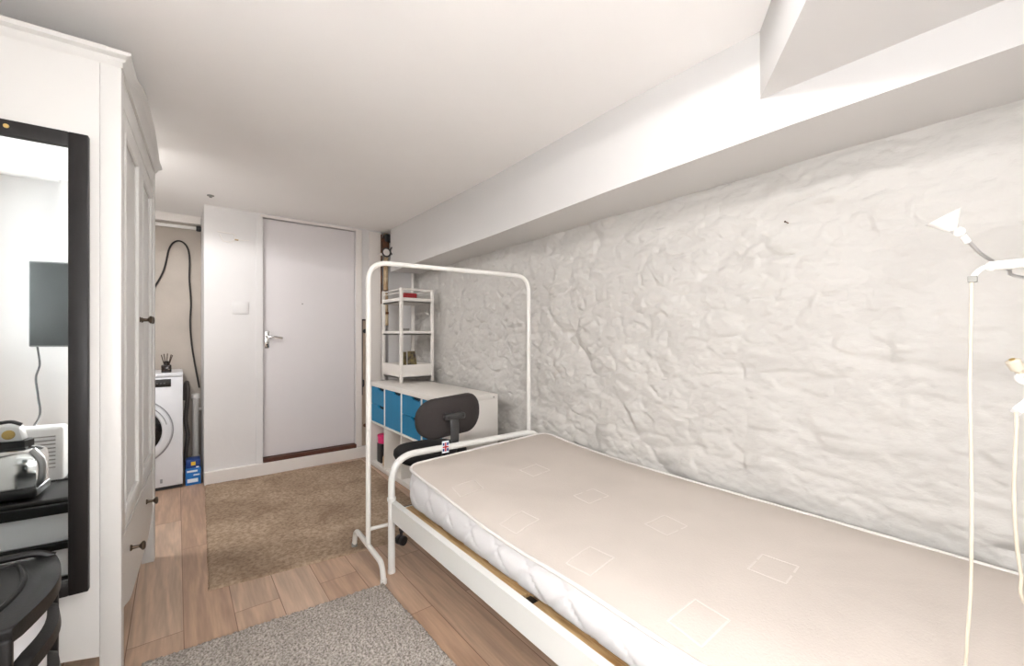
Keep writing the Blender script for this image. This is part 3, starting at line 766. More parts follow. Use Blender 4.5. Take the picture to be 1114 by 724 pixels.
cp = tag(obj('overhead_pipe', bm, M['pvc']), 'thin white pipe running across the top of the alcove', 'pipe')
bm = new(); lathe(bm, [(0.020, 0), (0.024, 0.01), (0.024, 0.03), (0.018, 0.036)], (0.128, 4.47, 2.05), (1, 0, 0), 16); obj('end_fitting', bm, M['darkplastic'], cp, label='black end fitting')

# copper pipe and valve wheels in the far corner
PX, PY = 1.588, 3.975
PC = root('copper_pipe', 'stained copper pipe with two round gauges in the corner right of the door', 'pipe', (PX, PY, 1.22))
bm = new(); tube(bm, [(PX, PY-.01, 1.24), (PX-.003, PY-.005, 1.60), (PX+.003, PY, 2.13)], 0.021, 14); obj('pipe', bm, M['copper'], PC)
bm = new(); tube(bm, [(PX-.034, PY+.03, 1.45), (PX-.034, PY+.03, 2.12)], 0.009, 10); obj('pipe', bm, M['rust'], PC, label='rusty thin pipe')
bm = new(); lathe(bm, [(0.024, 0), (0.032, 0.02), (0.032, 0.13), (0.022, 0.16)], (PX, PY, 1.955), (0, 0, 1), 16); obj('pipe_coupling', bm, M['rust'], PC, label='rusty coupling')
bm = new(); box(bm, PX-.02, PX+.05, PY-.04, PY+.03, 2.045, 2.125, 0.014, 3); obj('pipe_lagging', bm, M['darkplastic'], PC, label='black lump at the top')
for (x, z, y) in ((PX-.050, 1.922, 3.835), (PX+.020, 1.938, 3.822)):
    bm = new()
    lathe(bm, [(0.012, -0.10), (0.012, 0.04), (0.034, 0.044), (0.036, 0.062), (0.0, 0.063)], (x, y+.06, z), (0, -1, 0), 24)
    obj('gauge_face', bm, M['trimw'], PC, label='pale round gauge face'); bm = new()
    tube(bm, [(x+.038*math.cos(2*PI*k/24), y, z+.038*math.sin(2*PI*k/24)) for k in range(24)], 0.0075, 8, closed=True)
    obj('gauge_ring', bm, M['grommet'], PC, label='dark gauge ring')
bm = new(); tube(bm, [(PX-.05, PY-.01, 1.93), (PX+.05, PY-.01, 1.935)], 0.014, 10); obj('valve_branch', bm, M['rust'], PC)
for z in (1.57, 1.46, 1.36):
    bm = new(); lathe(bm, [(0.020, -.012), (0.027, -.010), (0.027, .010), (0.020, .012)], (PX-.002, PY-.007, z), (0, 0, 1), 14); obj('pipe_clip', bm, M['rust'], PC, label='rusty pipe clip')
bm = new(); tube(bm, [(1.832, 3.90, 0.0), (1.832, 3.90, 1.765)], 0.014, 10)
o = tag(obj('corner_pipe', bm, M['trimw']), 'thin white painted pipe dropping from the soffit behind the shelf tower', 'pipe'); origin_to(o, (1.832, 3.90, 0))

# ------------------------------------------------------------------ cube cabinet with blue inserts
CX0, CX1, CZT = 1.35, 1.775, 0.735
CY = [2.40, 2.737, 3.08, 3.416, 3.755]
CAB = root('cube_cabinet', 'low white cube cabinet with blue fronts against the stone wall', 'cabinet', ((CX0+CX1)/2, 3.08, 0))
def cb(name, a, b, c, d, e, f, mt=M['shelfwhite'], bev=0.0015, parent=CAB, label=None):
    bm = new(); box(bm, a, b, c, d, e, f, bev); return obj(name, bm, mt, parent, label=label)
cb('top_panel', CX0, CX1, CY[0], CY[4], CZT-.036, CZT)
cb('bottom_panel', CX0, CX1, CY[0], CY[4], 0, 0.036)
cb('side_panel', CX0, CX1, CY[0], CY[0]+.036, 0.036, CZT-.036); cb('side_panel', CX0, CX1, CY[4]-.036, CY[4], 0.036, CZT-.036)
for z in (0.60, 0.30):
    for y in (CX0+.04, CX1-.04):
        pass
for k in (1, 2, 3): cb('divider', CX0+.001, CX1, CY[k]-.0075, CY[k]+.0075, 0.036, CZT-.036)
ZM = 0.383
cb('shelf', CX0+.001, CX1, CY[0]+.036, CY[4]-.036, ZM-.0075, ZM+.0075)
cb('back_panel', CX1-.004, CX1-.001, CY[0]+.01, CY[4]-.01, 0.02, CZT-.02)
for (y, z) in ((0, 0.70), (0, 0.70)):
    pass
for x in (CX0+.035, CX1-.035):
    bm = new(); lathe(bm, [(0.006, 0), (0.005, 0.0012), (0, 0.0015)], (x, CY[0], 0.715), (0, -1, 0), 12); obj('cam_cap', bm, M['greyclip'], CAB)
zt0, zt1 = ZM+.010, CZT-.038
def insert(k, two):
    ya = CY[k]+(0.038 if k == 0 else 0.010); yb = CY[k+1]-(0.038 if k == 3 else 0.010)
    spans = [(zt0, (zt0+zt1)/2-.0015), ((zt0+zt1)/2+.0015, zt1)] if two else [(zt0, zt1)]
    for (za, zb) in spans:
        bm = new(); 
        # front with a finger cut-out at the upper edge, towards the near end
        xf = CX0+.006
        L = yb-ya; n0 = ya+.02
        P = [(xf, ya, za), (xf, yb, za), (xf, yb, zb-.002), (xf, ya+.52*L, zb-.002), (xf, ya+.40*L, zb-.022), (xf, ya+.10*L, zb-.028), (xf, ya+.02*L, zb-.006), (xf, ya, zb-.002)]
        prism(bm, P, (0.014, 0, 0))
        d = obj('drawer_front' if two else 'cabinet_door', bm, M['blue'], CAB, smooth=False, label='teal blue drawer front' if two else 'teal blue door')
        cb('finger_slot', xf+.013, xf+.016, ya+.005, yb-.005, zb-.032, zb-.001, M['notch'], 0, d, 'dark finger slot')
        cb('drawer_box', xf+.016, CX1-.03, ya+.004, yb-.004, za+.003, zb-.034, M['notch'], 0, d)
for k, two in ((0, True), (1, True), (2, False), (3, True)): insert(k, two)
# things in the open cubbies
PB = root('pink_pot', 'bright pink pot in the far open cubby of the white cabinet', 'pot', (1.45, 3.62, 0.20))
bm = new(); box(bm, 1.385, 1.475, 3.575, 3.665, 0.036, 0.20, 0.004); o = tag(obj('black_tin', bm, M['darkplastic']), 'black square tin under the pink pot in the cabinet cubby', 'tin'); origin_to(o, (1.43, 3.62, 0.036))
bm = new(); lathe(bm, [(0.040, 0), (0.050, 0.004), (0.052, 0.06), (0.048, 0.07), (0.044, 0.07), (0.042, 0.012), (0, 0.012)], (1.43, 3.62, 0.20), (0, 0, 1), 24); obj('pot_body', bm, M['pink'], PB)
bm = new(); lathe(bm, [(0.052, 0.06), (0.056, 0.062), (0.056, 0.074), (0.050, 0.076)], (1.43, 3.62, 0.20), (0, 0, 1), 24); obj('pot_rim', bm, M['pink'], PB)
SJ = root('spice_jar', 'small brown jar beside the black tin in the cabinet cubby', 'jar', (1.405, 3.50, 0.036))
bm = new(); lathe(bm, [(0.030, 0), (0.032, 0.004), (0.032, 0.07), (0.022, 0.085), (0.022, 0.095)], (1.405, 3.50, 0.036), (0, 0, 1), 20); obj('jar_body', bm, M['copper'], SJ)
bm = new(); lathe(bm, [(0.025, 0.094), (0.025, 0.115), (0.022, 0.118)], (1.405, 3.50, 0.036), (0, 0, 1), 20); obj('jar_lid', bm, M['darkplastic'], SJ)
CB = root('storage_carton', 'pale open carton inside the second cubby of the white cabinet', 'carton', (1.60, 3.24, 0.036))
bm = new(); box(bm, 1.52, 1.74, 3.12, 3.36, 0.036, 0.26, 0.003); obj('carton_body', bm, M['cardboard'], CB)
bm = new(); prism(bm, [(1.519, 3.12, 0.26), (1.521, 3.12, 0.256), (1.47, 3.12, 0.225), (1.468, 3.12, 0.228)], (0, 0.24, 0)); obj('carton_flap', bm, M['cardboard'], CB)

# shelf tower on the cabinet
SX0, SX1, SY0, SY1 = 1.495, 1.815, 3.42, 3.84
ST = root('shelf_tower', 'white three-tier shelf tower standing on the cube cabinet', 'shelf', ((SX0+SX1)/2, (SY0+SY1)/2, CZT))
pr = 0.013
for (x, y) in ((SX0, SY0), (SX1-2*pr, SY0), (SX0, SY1-2*pr), (SX1-2*pr, SY1-2*pr)):
    bm = new(); box(bm, x, x+2*pr, y, y+2*pr, CZT, 1.555, 0.004); obj('post', bm, M['shelfwhite'], ST)
def tray(z0, z1, lipf):
    bm = new()
    box(bm, SX0+.004, SX1-.004, SY0+.004, SY1-.004, z0, z0+.012, 0.001)
    box(bm, SX0+.004, SX1-.004, SY0+.004, SY0+.016, z0, z1, 0.001); box(bm, SX0+.004, SX1-.004, SY1-.016, SY1-.004, z0, z1, 0.001)
    box(bm, SX0+.004, SX0+.016, SY0+.004, SY1-.004, z0, z1, 0.001); box(bm, SX1-.016, SX1-.004, SY0+.004, SY1-.004, z0, z1, 0.001)
    obj('tray', bm, M['shelfwhite'], ST)
tray(0.775, 0.890, 1); tray(1.150, 1.185, 1); tray(1.432, 1.472, 1)
bm = new()
for z in (1.515, 1.545):
    tube(bm, [(SX0+pr, SY0+pr, z), (SX0+pr, SY1-pr, z)], 0.0045, 8) if z < 1.53 else None
tube(bm, [(SX0+pr, SY0+pr, 1.545), (SX1-pr, SY0+pr, 1.545)], 0.011, 8); tube(bm, [(SX0+pr, SY0+pr, 1.545), (SX0+pr, SY1-pr, 1.545)], 0.0045, 8)
tube(bm, [(SX1-pr, SY0+pr, 1.545), (SX1-pr, SY1-pr, 1.545)], 0.0045, 8); tube(bm, [(SX0+pr, SY1-pr, 1.545), (SX1-pr, SY1-pr, 1.545)], 0.0045, 8)
obj('guard_rail', bm, M['shelfwhite'], ST)
bm = new(); box(bm, 1.545, 1.665, 3.455, 3.52, 1.444, 1.515, 0.003); o = tag(obj('red_packet', bm, M['red']), 'dark red packet lying in the top tray of the shelf tower', 'packet'); origin_to(o, (1.6, 3.49, 1.444))
bm = new(); lathe(bm, [(0.022, 0), (0.030, 0.01), (0.034, 0.03), (0.036, 0.045), (0.033, 0.045), (0.028, 0.012), (0, 0.012)], (1.60, 3.55, 1.162), (0, 0, 1), 24)
cu = tag(obj('small_cup', bm, M['greyceramic']), 'small grey cup on the middle tier of the shelf tower', 'cup'); origin_to(cu, (1.60, 3.55, 1.162))
bm = new()
prism(bm, [(1.530, 3.50, 0.789), (1.590, 3.50, 0.789), (1.585, 3.50, 1.000), (1.535, 3.50, 1.000)], (0, 0.02, 0))
o = tag(obj('printed_card', bm, M['picture']), 'dark printed card with yellow marks standing left in the bottom tray', 'card'); origin_to(o, (1.56, 3.51, 0.789))
bm = new()
prism(bm, [(1.592, 3.47, 0.789), (1.690, 3.47, 0.789), (1.662, 3.49, 1.005), (1.602, 3.49, 1.005)], (0, 0.02, 0.0))
o = tag(obj('dark_carton', bm, M['picture']), 'dark tapered carton leaning beside the printed card in the bottom tray', 'carton'); origin_to(o, (1.63, 3.48, 0.789))

# ------------------------------------------------------------------ clothes rack
RK = root('clothes_rack', 'white tubular clothes rack standing across the foot of the bed', 'clothes rack', (0.75, 2.10, 0))
A = V((0.75, 2.103, 0)); B = V((1.728, 2.012, 0)); hh = 1.515; r_ = 0.0125
bm = new()
tube(bm, fillet([A+V((0, 0, 0.105)), A+V((0, 0, hh)), B+V((0, 0, hh)), B+V((0, 0, 0.105))], 0.10, 10), r_, 12); obj('hanging_frame', bm, M['metalwhite'], RK)
bm = new(); tube(bm, [A+V((0, 0, 0.178)), B+V((0, 0, 0.178))], 0.009, 10); obj('cross_bar', bm, M['metalwhite'], RK)
for P in (A, B):
    bm = new()
    tube(bm, fillet([P+V((0, -0.200, 0.002)), P+V((0, -0.182, 0.085)), P+V((0, 0.190, 0.112)), P+V((0, 0.212, 0.014))], 0.055, 8), 0.0125, 12); ft = obj('foot_rail', bm, M['metalwhite'], RK)
    for dy in (-0.200, 0.212):
        bm = new(); lathe(bm, [(0.015, 0), (0.015, 0.018), (0.012, 0.022)], P+V((0, dy, 0.0 if dy < 0 else 0.012)), (0, 0, 1), 14); obj('foot_cap', bm, M['greyclip'] if dy > 0 else M['metalwhite'], ft)

# ------------------------------------------------------------------ office chair
CHC = V((1.172, 2.252, 0.011))
CH = root('office_chair', 'charcoal swivel office chair between the bed and the cabinet', 'chair', CHC)
bm = new()
def rrect(cx, cz, w, h, r, n=8):
    P = []
    for (sx, sz, a0) in ((1, 1, 0), (-1, 1, PI/2), (-1, -1, PI), (1, -1, 3*PI/2)):
        for k in range(n+1):
            a = a0+PI/2*k/n; P.append((cx+sx*(w/2-r)+r*math.cos(a), cz+sz*(h/2-r)+r*math.sin(a)))
    return P
# backrest: curved pad, outline a rounded rectangle, slight wrap round the sitter
def pad(cx, cy, cz, w, h, r, th, wrap, tilt, rake):
    bm = new(); rings = []
    for (d, sc) in ((-th/2, 0.90), (-th/2+.008, 0.97), (-th/2+.02, 1.0), (th/2-.02, 1.0), (th/2-.006, 0.96), (th/2, 0.86)):
        ring = []
        for (x, z) in rrect(0, 0, w, h, r):
            x *= sc if sc > .95 else 1-(1-sc)*0.6; z *= sc
            y = d+wrap*(x/(w/2))**2-rake*z
            xx = x*math.cos(tilt)-z*math.sin(tilt); zz = x*math.sin(tilt)+z*math.cos(tilt)
            ring.append(bm.verts.new((cx+xx, cy+y, cz+zz)))
        rings.append(ring)
    n = len(rings[0])
    for P, Q in zip(rings, rings[1:]):
        for k in range(n): bm.faces.new((P[k], P[(k+1) % n], Q[(k+1) % n], Q[k]))
    for ring, sgn in ((rings[0], -1), (rings[-1], 1)):
        prev = ring
        for s in (0.66, 0.33):
            c = sum((v.co for v in ring), V())/n
            cur = []
            for v in ring:
                p = c+(v.co-c)*s
                dx = (p.x-cx); p.y = cy+sgn*th/2+wrap*(dx/(w/2))**2-rake*(p.z-cz)
                cur.append(bm.verts.new(p))
            for k in range(n): bm.faces.new((prev[k], prev[(k+1) % n], cur[(k+1) % n], cur[k]))
            prev = cur
        bm.faces.new(prev)
    return bm
BX, BY, BZ = 1.206, 2.068, 0.696
obj('backrest', pad(BX, BY, BZ, 0.405, 0.226, 0.102, 0.055, 0.035, 0.07, 0.10), M['chairfab'], CH, ang=60)
bm = new(); box(bm, BX-.068, BX+.058, BY-.060, BY-.022, BZ-.012, BZ+.022, 0.010, 3); br = obj('back_bracket', bm, M['charcoalplastic'], CH)
for dx in (-.052, .042):
    bm = new(); lathe(bm, [(0.006, 0), (0.006, 0.002), (0, 0.002)], (BX+dx, BY-.060, BZ+.005), (0, -1, 0), 12); obj('screw', bm, M['darkplastic'], br)
bm = new()
sx = BX-.008
prs = smooth_path([(sx, BY-.042, BZ+.005), (sx, BY-.050, BZ-.06), (sx, BY-.045, BZ-.14), (sx, BY-.01, BZ-.215), (sx, BY+.08, BZ-.262), (sx-.03, BY+.17, BZ-.270)])
tube(bm, prs, 0.010, 16, flat=2.7); obj('back_bar', bm, M['charcoalplastic'], CH)
bm = new()
rings = []
for (zz, s) in ((0.425, 0.80), (0.435, 0.95), (0.455, 1.0), (0.478, 0.99), (0.492, 0.92), (0.497, 0.78), (0.494, 0.4), (0.492, 0.1)):
    ring = []
    for (x, y) in rrect(0, 0, 0.40, 0.38, 0.15):
        ring.append(bm.verts.new((CHC.x+x*s, CHC.y+y*s, zz)))
    rings.append(ring)
for P, Q in zip(rings, rings[1:]):
    for k in range(len(P)): bm.faces.new((P[k], P[(k+1) % len(P)], Q[(k+1) % len(P)], Q[k]))
bm.faces.new(rings[0]); bm.faces.new(rings[-1])
obj('seat', bm, M['chairblack'], CH, ang=60)
bm = new(); box(bm, CHC.x-.09, CHC.x+.09, CHC.y-.09, CHC.y+.09, 0.395, 0.428, 0.01); obj('seat_plate', bm, M['charcoalplastic'], CH)
bm = new(); lathe(bm, [(0.045, 0.075), (0.045, 0.14), (0.030, 0.16), (0.026, 0.30), (0.016, 0.302), (0.016, 0.40)], CHC, (0, 0, 1), 20); obj('gas_column', bm, M['darkplastic'], CH)
for k in range(5):
    a = math.radians(200+72*k)
    d = V((math.cos(a), math.sin(a), 0))
    bm = new(); tube(bm, [CHC+V((0, 0, .115)), CHC+d*.12+V((0, 0, .108)), CHC+d*.235+V((0, 0, .078))], [0.024, 0.021, 0.015], 10); lg = obj('base_leg', bm, M['darkplastic'], CH)
    bm = new()
    e = V((-d.y, d.x, 0))
    for s in (-1, 1):
        lathe(bm, [(0.010, -0.010), (0.024, -0.010), (0.0255, 0), (0.024, 0.010), (0.010, 0.010)], CHC+d*.232+e*(s*.014)+V((0, 0, .026)), e, 18)
    tube(bm, [CHC+d*.232+V((0, 0, .075)), CHC+d*.232+V((0, 0, .03))], 0.008, 8)
    obj('castor', bm, M['darkplastic'], lg)

# ------------------------------------------------------------------ bed
BX0, BX1, BYF, BYH = 0.815, 1.79, 1.968, -0.15
BED = root('bed_frame', 'white metal single bed frame with pine slats along the stone wall', 'bed', ((BX0+BX1)/2, 1.0, 0))
rt = 0.0165
bm = new(); tube(bm, fillet([(BX0, BYF, 0.002), (BX0, BYF, 0.558), (BX1, BYF, 0.552), (BX1, BYF, 0.002)], 0.13, 12), rt, 14); obj('footboard', bm, M['bedwhite'], BED)
bm = new(); tube(bm, fillet([(BX0, BYH, 0.002), (BX0, BYH, 0.62), (BX1, BYH, 0.62), (BX1, BYH, 0.002)], 0.13, 12), rt, 14)
for x in (1.05, 1.30, 1.55): tube(bm, [(x, BYH, 0.30), (x, BYH, 0.62)], 0.008, 8)
obj('headboard', bm, M['bedwhite'], BED)
for y in (BYF, BYH): 
    bm = new(); tube(bm, [(BX0, y, 0.285), (BX1, y, 0.285)], 0.014, 10); obj('end_rail', bm, M['bedwhite'], BED)
def side_rail(x, s):
    bm = new()
    prism(bm, [(x, -0.15, 0.256), (x, -0.15, 0.343), (x+s*.028, -0.15, 0.343), (x+s*.028, -0.15, 0.338), (x+s*.004, -0.15, 0.336), (x+s*.004, -0.15, 0.285), (x+s*.04, -0.15, 0.285), (x+s*.04, -0.15, 0.281), (x+s*.004, -0.15, 0.279), (x+s*.004, -0.15, 0.256)], (0, 2.118, 0))
    return obj('side_rail', bm, M['bedwhite'], BED, smooth=False)
side_rail(BX0-.006, 1); side_rail(BX1+.006, -1)
for x in (BX0, BX1):
    for y in (BYF, BYH):
        bm = new(); lathe(bm, [(rt+.002, 0), (rt+.004, .004), (rt+.004, .018), (rt+.001, .022)], (x, y, 0.345), (0, 0, 1), 16); obj('rail_collar', bm, M['bedwhite'], BED)
        bm = new(); lathe(bm, [(rt+.002, 0), (rt+.002, .015), (rt, .018)], (x, y, 0), (0, 0, 1), 16); obj('leg_cap', bm, M['metalwhite'], BED)
# pine boards along the sides, joined at a black bracket, and cross slats
for (xa, xb) in ((0.862, 0.945), (1.66, 1.743)):
    for (ya, yb) in ((1.055, 1.955), (-0.10, 1.005)):
        bm = new(); box(bm, xa, xb, ya, yb, 0.280, 0.303, 0.003); obj('slat_rail', bm, M['pine'], BED, label='knotty pine rail')
    bm = new(); box(bm, xa-.008, xa+.055, 0.99, 1.07, 0.274, 0.290, 0.003); box(bm, xa+.004, xa+.014, 1.005, 1.055, 0.28, 0.309, 0.003); obj('joint_bracket', bm, M['darkplastic'], BED, label='black joint bracket')
for k in range(12):
    y = -0.05+k*0.175
    bm = new(); box(bm, 0.95, 1.655, y, y+.07, 0.301, 0.311, 0.002); obj('slat', bm, M['pine'], BED)

# mattress
MX0, MX1, MY0, MY1 = 0.882, 1.815, -0.11, 1.948
MT = root('mattress', 'white quilted single mattress lying on the metal bed', 'mattress', ((MX0+MX1)/2, (MY0+MY1)/2, 0.311))
ZB = 0.312
def contour(ins=0.0, n_c=14, step=0.012, r=0.075):
    x0, x1, y0, y1 = MX0+ins, MX1-ins, MY0+ins, MY1-ins
    rr = max(0.02, r-ins)
    P = []
    def line(a, b):
        n = max(2, int(math.dist(a, b)/step))
        for k in range(n): P.append((a[0]+(b[0]-a[0])*k/n, a[1]+(b[1]-a[1])*k/n))
    def arc(cx, cy, a0):
        for k in range(n_c): 
            a = a0+PI/2*k/n_c; P.append((cx+rr*math.cos(a), cy+rr*math.sin(a)))
    line((x0+rr, y0), (x1-rr, y0)); arc(x1-rr, y0+rr, -PI/2)
    line((x1, y0+rr), (x1, y1-rr)); arc(x1-rr, y1-rr, 0)
    line((x1-rr, y1), (x0+rr, y1)); arc(x0+rr, y1-rr, PI/2)
    line((x0, y1-rr), (x0, y0+rr)); arc(x0+rr, y0+rr, PI)
    return P
def z_edge(x, y):
    t = (x-MX0)/(MX1-MX0)
    f = max(0, (y-1.0)/0.935)
    zl = 0.442+(0.066*f**1.7 if y > 1.0 else 0.004*(1.0-y))
    zl += 0.003*math.sin(y*9)
    zr = 0.490+0.046*f**2.5
    return zl*(1-t)+zr*t
def z_top(x, y):
    d = min(x-MX0, MX1-x, y-MY0, MY1-y); s = min(1, max(0, d/0.16))
    return z_edge(x, y)+0.024*math.sin(s*PI/2)*(0.8+0.2*noise.noise(V((x*4, y*4, 0))))+0.002*noise.noise(V((x*14, y*14, 3)))
C0 = contour()
nC = len(C0)
def norm2(i):
    a = V(C0[i-1]); b = V(C0[(i+1) % nC]); t = (b-a).normalized(); return V((t.y, -t.x))
peri = [0.0]
for i in range(1, nC): peri.append(peri[-1]+math.dist(C0[i-1], C0[i]))
bm = new(); rows = []
NS = 18
for j in range(NS+1):
    t = j/NS; row = []
    for i, (x, y) in enumerate(C0):
        ze = z_edge(x, y); z = ZB+(ze-ZB)*t; n = norm2(i)
        bul = 0.013*math.sin(PI*min(1, max(0, t)))
        # diamond quilting, creased along crossing stitch lines
        u = peri[i]/0.17; w_ = t*0.75
        d1 = abs(((u+w_) % 1.0)-0.5)*2; d2 = abs(((u-w_) % 1.0)-0.5)*2
        q = min(1-d1, 1-d2); q = min(1, q/0.20); q = q*(2-q)
        off = bul+0.011*q*math.sin(PI*t)**0.4-0.014
        if t < 0.10: off -= 0.018*(1-t/0.10)**2
        row.append(bm.verts.new((x+n.x*off, y+n.y*off, z)))
    rows.append(row)
for A_, B_ in zip(rows, rows[1:]):
    for k in range(nC): bm.faces.new((A_[k], A_[(k+1) % nC], B_[(k+1) % nC], B_[k]))
bm.faces.new(rows[0])
obj('border', bm, M['clothside'], MT, ang=60)
bm = new(); rows = []
cxm, cym = (MX0+MX1)/2, (MY0+MY1)/2
ins = [0.012, 0.004, 0.010, 0.02, 0.035, 0.055, 0.08, 0.11, 0.14, 0.17, 0.21, 0.26, 0.31, 0.36, 0.41, 0.455]
for j, d in enumerate(ins):
    row = []
    for (x, y), i in zip(C0, range(nC)):
        # inset by clamping towards the inner rectangle
        kx = 1-d/((MX1-MX0)/2); ky = 1-d/((MY1-MY0)/2)
        X = cxm+(x-cxm)*kx; Y = cym+(y-cym)*ky
        z = z_edge(X, Y)-0.006 if j == 0 else z_top(X, Y)
        row.append(bm.verts.new((X, Y, z)))
    rows.append(row)
for A_, B_ in zip(rows, rows[1:]):
    for k in range(nC): bm.faces.new((A_[k], A_[(k+1) % nC], B_[(k+1) % nC], B_[k]))
bm.faces.new(rows[-1])
obj('top_panel', bm, M['cloth'], MT, ang=60)
bm = new(); tube(bm, [(x+norm2(i).x*.002, y+norm2(i).y*.002, z_edge(x, y)) for i, (x, y) in enumerate(C0)], 0.0065, 8, closed=True); obj('piping', bm, M['piping'], MT)
# woven square motifs on the ticking
def motif(cx, cy, rx, ry, rot):
    bm = new(); cs = []
    for k in range(4):
        a = rot+k*PI/2; cs.append((cx+rx*math.cos(a), cy+ry*math.sin(a)))
    P = []
    for k in range(4):
        a, b = cs[k], cs[(k+1) % 4]
        for q in range(10): 
            x, y = a[0]+(b[0]-a[0])*q/10, a[1]+(b[1]-a[1])*q/10; P.append((x, y, z_top(x, y)+.0002))
    tube(bm, P, 0.0028, 6, closed=True, flat=0.3)
    obj('woven_motif', bm, M['motif'], MT)
for y in (1.55, 1.20, 0.86, 0.52):
    for x in (0.985, 1.34):
        motif(x, y-(x-0.985)*0.1, 0.078, 0.066, 0.75+0.1*math.sin(x*9+y*5))
# sewn label at the foot edge
TGX, TGY, TGZ = 1.098, 1.944, 0.535
bm = new(); box(bm, TGX-.02, TGX+.02, TGY-.0015, TGY+.0015, TGZ, TGZ+.062, 0.0008); lb = obj('sewn_label', bm, M['white'], MT, label='small red, white and blue sewn label')
for (a, b, c, d, mm) in ((-.017, .017, .027, .035, 'flagred'), (-.004, .004, .008, .054, 'flagred'), (-.017, -.007, .039, .053, 'flagblue'), (.007, .017, .039, .053, 'flagblue'), (-.017, -.007, .009, .023, 'flagblue'), (.007, .017, .009, .023, 'flagblue')):
    bm = new(); box(bm, TGX+a, TGX+b, TGY-.0022, TGY-.0012, TGZ+c, TGZ+d); obj('label_print', bm, M[mm], lb)

# ------------------------------------------------------------------ reading lamp stand at the bed head
def px(u, v, d):
    a = (u-557)/F; b = -(v-364)/F
    s, c = math.sin(YAW), math.cos(YAW)
    return V(((s+a*c)*d, (c-a*s)*d, H+b*d))
LS = root('reading_lamp', 'white floor reading lamp with flexible spot heads at the bed head', 'lamp', (1.46, -0.282, 0))
pole = V((1.46, -0.282, 0))
bm = new(); lathe(bm, [(0.11, 0), (0.115, 0.006), (0.10, 0.02), (0.02, 0.028), (0.012, 0.04)], pole, (0, 0, 1), 32); obj('lamp_base', bm, M['metalwhite'], LS)
bm = new(); tube(bm, [pole+V((0, 0, .03)), pole+V((0, 0, 1.36))], 0.010, 12); obj('pole', bm, M['metalwhite'], LS)
D = 0.80
bm = new(); tube(bm, [px(1077, 289.5, D), px(1114, 285.5, D), V((pole.x, pole.y, 1.296))], 0.0092, 12); arm = obj('arm', bm, M['metalwhite'], LS)
bm = new(); tube(bm, smooth_path([px(1078, 289, D), px(1070, 291, D), px(1062, 297, D), px(1058, 304, D)]), 0.0045, 8); obj('arm_tip', bm, M['metalwhite'], arm)
c = px(1058, 303.5, D)
bm = new(); box(bm, c.x-.0065, c.x+.0065, c.y-.0065, c.y+.0065, c.z-.006, c.z+.006, 0.0015); obj('cable_clip', bm, M['greyclip'], LS, label='grey cable clip')
p_end = V((1.175, 0.09, z_top(1.175, 0.09)+.004))
bm = new(); tube(bm, smooth_path([px(1057, 306, D), px(1056, 360, D), px(1055, 430, D), px(1056.5, 500, D), px(1057, 560, D), px(1056, 640, D), px(1052, 700, D), p_end, V((1.185, 0.04, z_top(1.185, 0.04)+.004)), V((1.21, -0.07, z_top(1.21, -0.07)+.005)), V((1.24, -0.128, 0.455)), V((1.27, -0.19, 0.20)), V((1.33, -0.22, 0.03))], 8), 0.0027, 8); obj('power_cable', bm, M['cream'], LS, label='cream dangling cable')
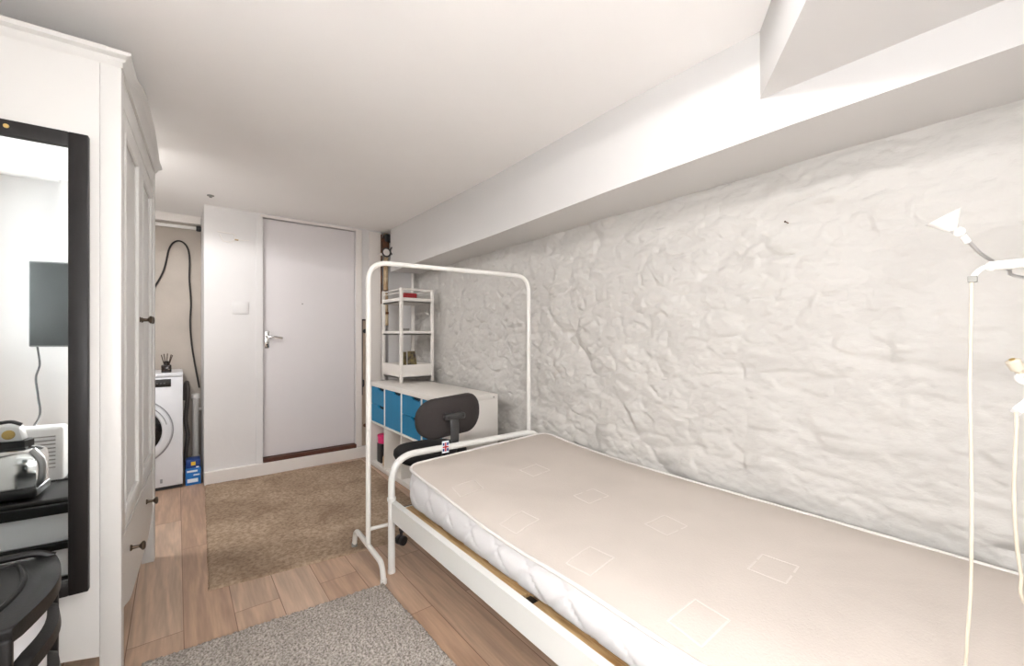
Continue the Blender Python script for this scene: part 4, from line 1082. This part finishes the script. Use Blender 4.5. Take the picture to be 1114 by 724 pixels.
# spot head on gooseneck
def spot(rim_c, apex, R, joint, jr):
    ax = (rim_c-apex); Lh = ax.length
    vd = (rim_c-V((0, 0, H))).normalized(); ax = ax-vd*ax.dot(vd); ax.normalize()
    bm = new(); lathe(bm, [(R*0.22, 0), (R*0.34, Lh*0.12), (R*0.62, Lh*0.5), (R*0.95, Lh*0.95), (R, Lh), (R*0.93, Lh), (R*0.6, Lh*0.55), (0, Lh*0.3)], apex, ax, 24); h = obj('spot_head', bm, M['metalwhite'], LS)
    bm = new(); bmesh.ops.create_uvsphere(bm, u_segments=16, v_segments=10, radius=jr, matrix=Matrix.Translation(joint)); obj('swivel_joint', bm, M['metalwhite'], h)
    bm = new(); lathe(bm, [(R*0.5, Lh*0.62), (0, Lh*0.8)], apex, ax, 18); obj('bulb', bm, M['whiteplastic'], h)
spot(px(1026, 236, D), px(1037, 250, D), 0.027, px(1043, 252, D), 0.0095)
bm = new(); tube(bm, [px(1047, 256, D), px(1053, 263, D)], 0.0055, 10); obj('neck_sleeve', bm, M['metalwhite'], LS)
bm = new(); tube(bm, smooth_path([px(1044, 254, D), px(1054, 263, D), px(1066, 275, D), px(1080, 284, D+.012), px(1097, 293, D+.014), px(1114, 302, D+.016), V((1.36, -0.12, 1.225)), V((pole.x, pole.y, 1.20))]), 0.0030, 8); obj('gooseneck', bm, M['satin'], LS, label='steel gooseneck')
# lower spot and inline box
q = px(1101, 391, D); q2 = px(1110, 405, D)
bm = new(); lathe(bm, [(0.006, 0), (0.0105, 0.003), (0.0105, 0.020), (0.007, 0.024), (0.006, 0.030)], q, q2-q, 16); lh = obj('lower_spot', bm, M['cream'], LS)
bm = new(); lathe(bm, [(0.0045, -0.001), (0.0045, 0.003), (0, 0.003)], q, q2-q, 12); obj('spot_lens', bm, M['brass'], lh, label='amber lens')
bm = new(); tube(bm, smooth_path([q2, px(1116, 416, D), V((1.36, -.07, 1.03)), V((pole.x, pole.y, 0.98))]), 0.006, 8); obj('gooseneck', bm, M['metalwhite'], LS)
q = px(1105, 448, D); q2 = px(1120, 436, D)
bm = new(); tube(bm, [q, q2], 0.010, 4); obj('inline_switch', bm, M['whiteplastic'], LS)
bm = new(); tube(bm, smooth_path([q, px(1106, 462, D), px(1104, 500, D), px(1103, 540, D), px(1106, 590, D), px(1111, 625, D), px(1118, 660, D), V((1.30, -0.06, 0.54)), V((1.37, -0.135, 0.48)), V((1.40, -0.20, 0.20)), V((1.40, -0.21, 0.03))]), 0.0029, 8); obj('switch_cable', bm, M['cream'], LS)
bm = new(); tube(bm, [q2, V((pole.x, pole.y, 1.05))], 0.004, 8); obj('switch_lead', bm, M['cream'], LS)

# ------------------------------------------------------------------ colour management
vs = scn.view_settings
scn.display_settings.display_device = 'sRGB'
vs.view_transform = 'Standard'; vs.look = 'None'; vs.gamma = 1.0; vs.use_curve_mapping = False
vs.exposure = 1.72
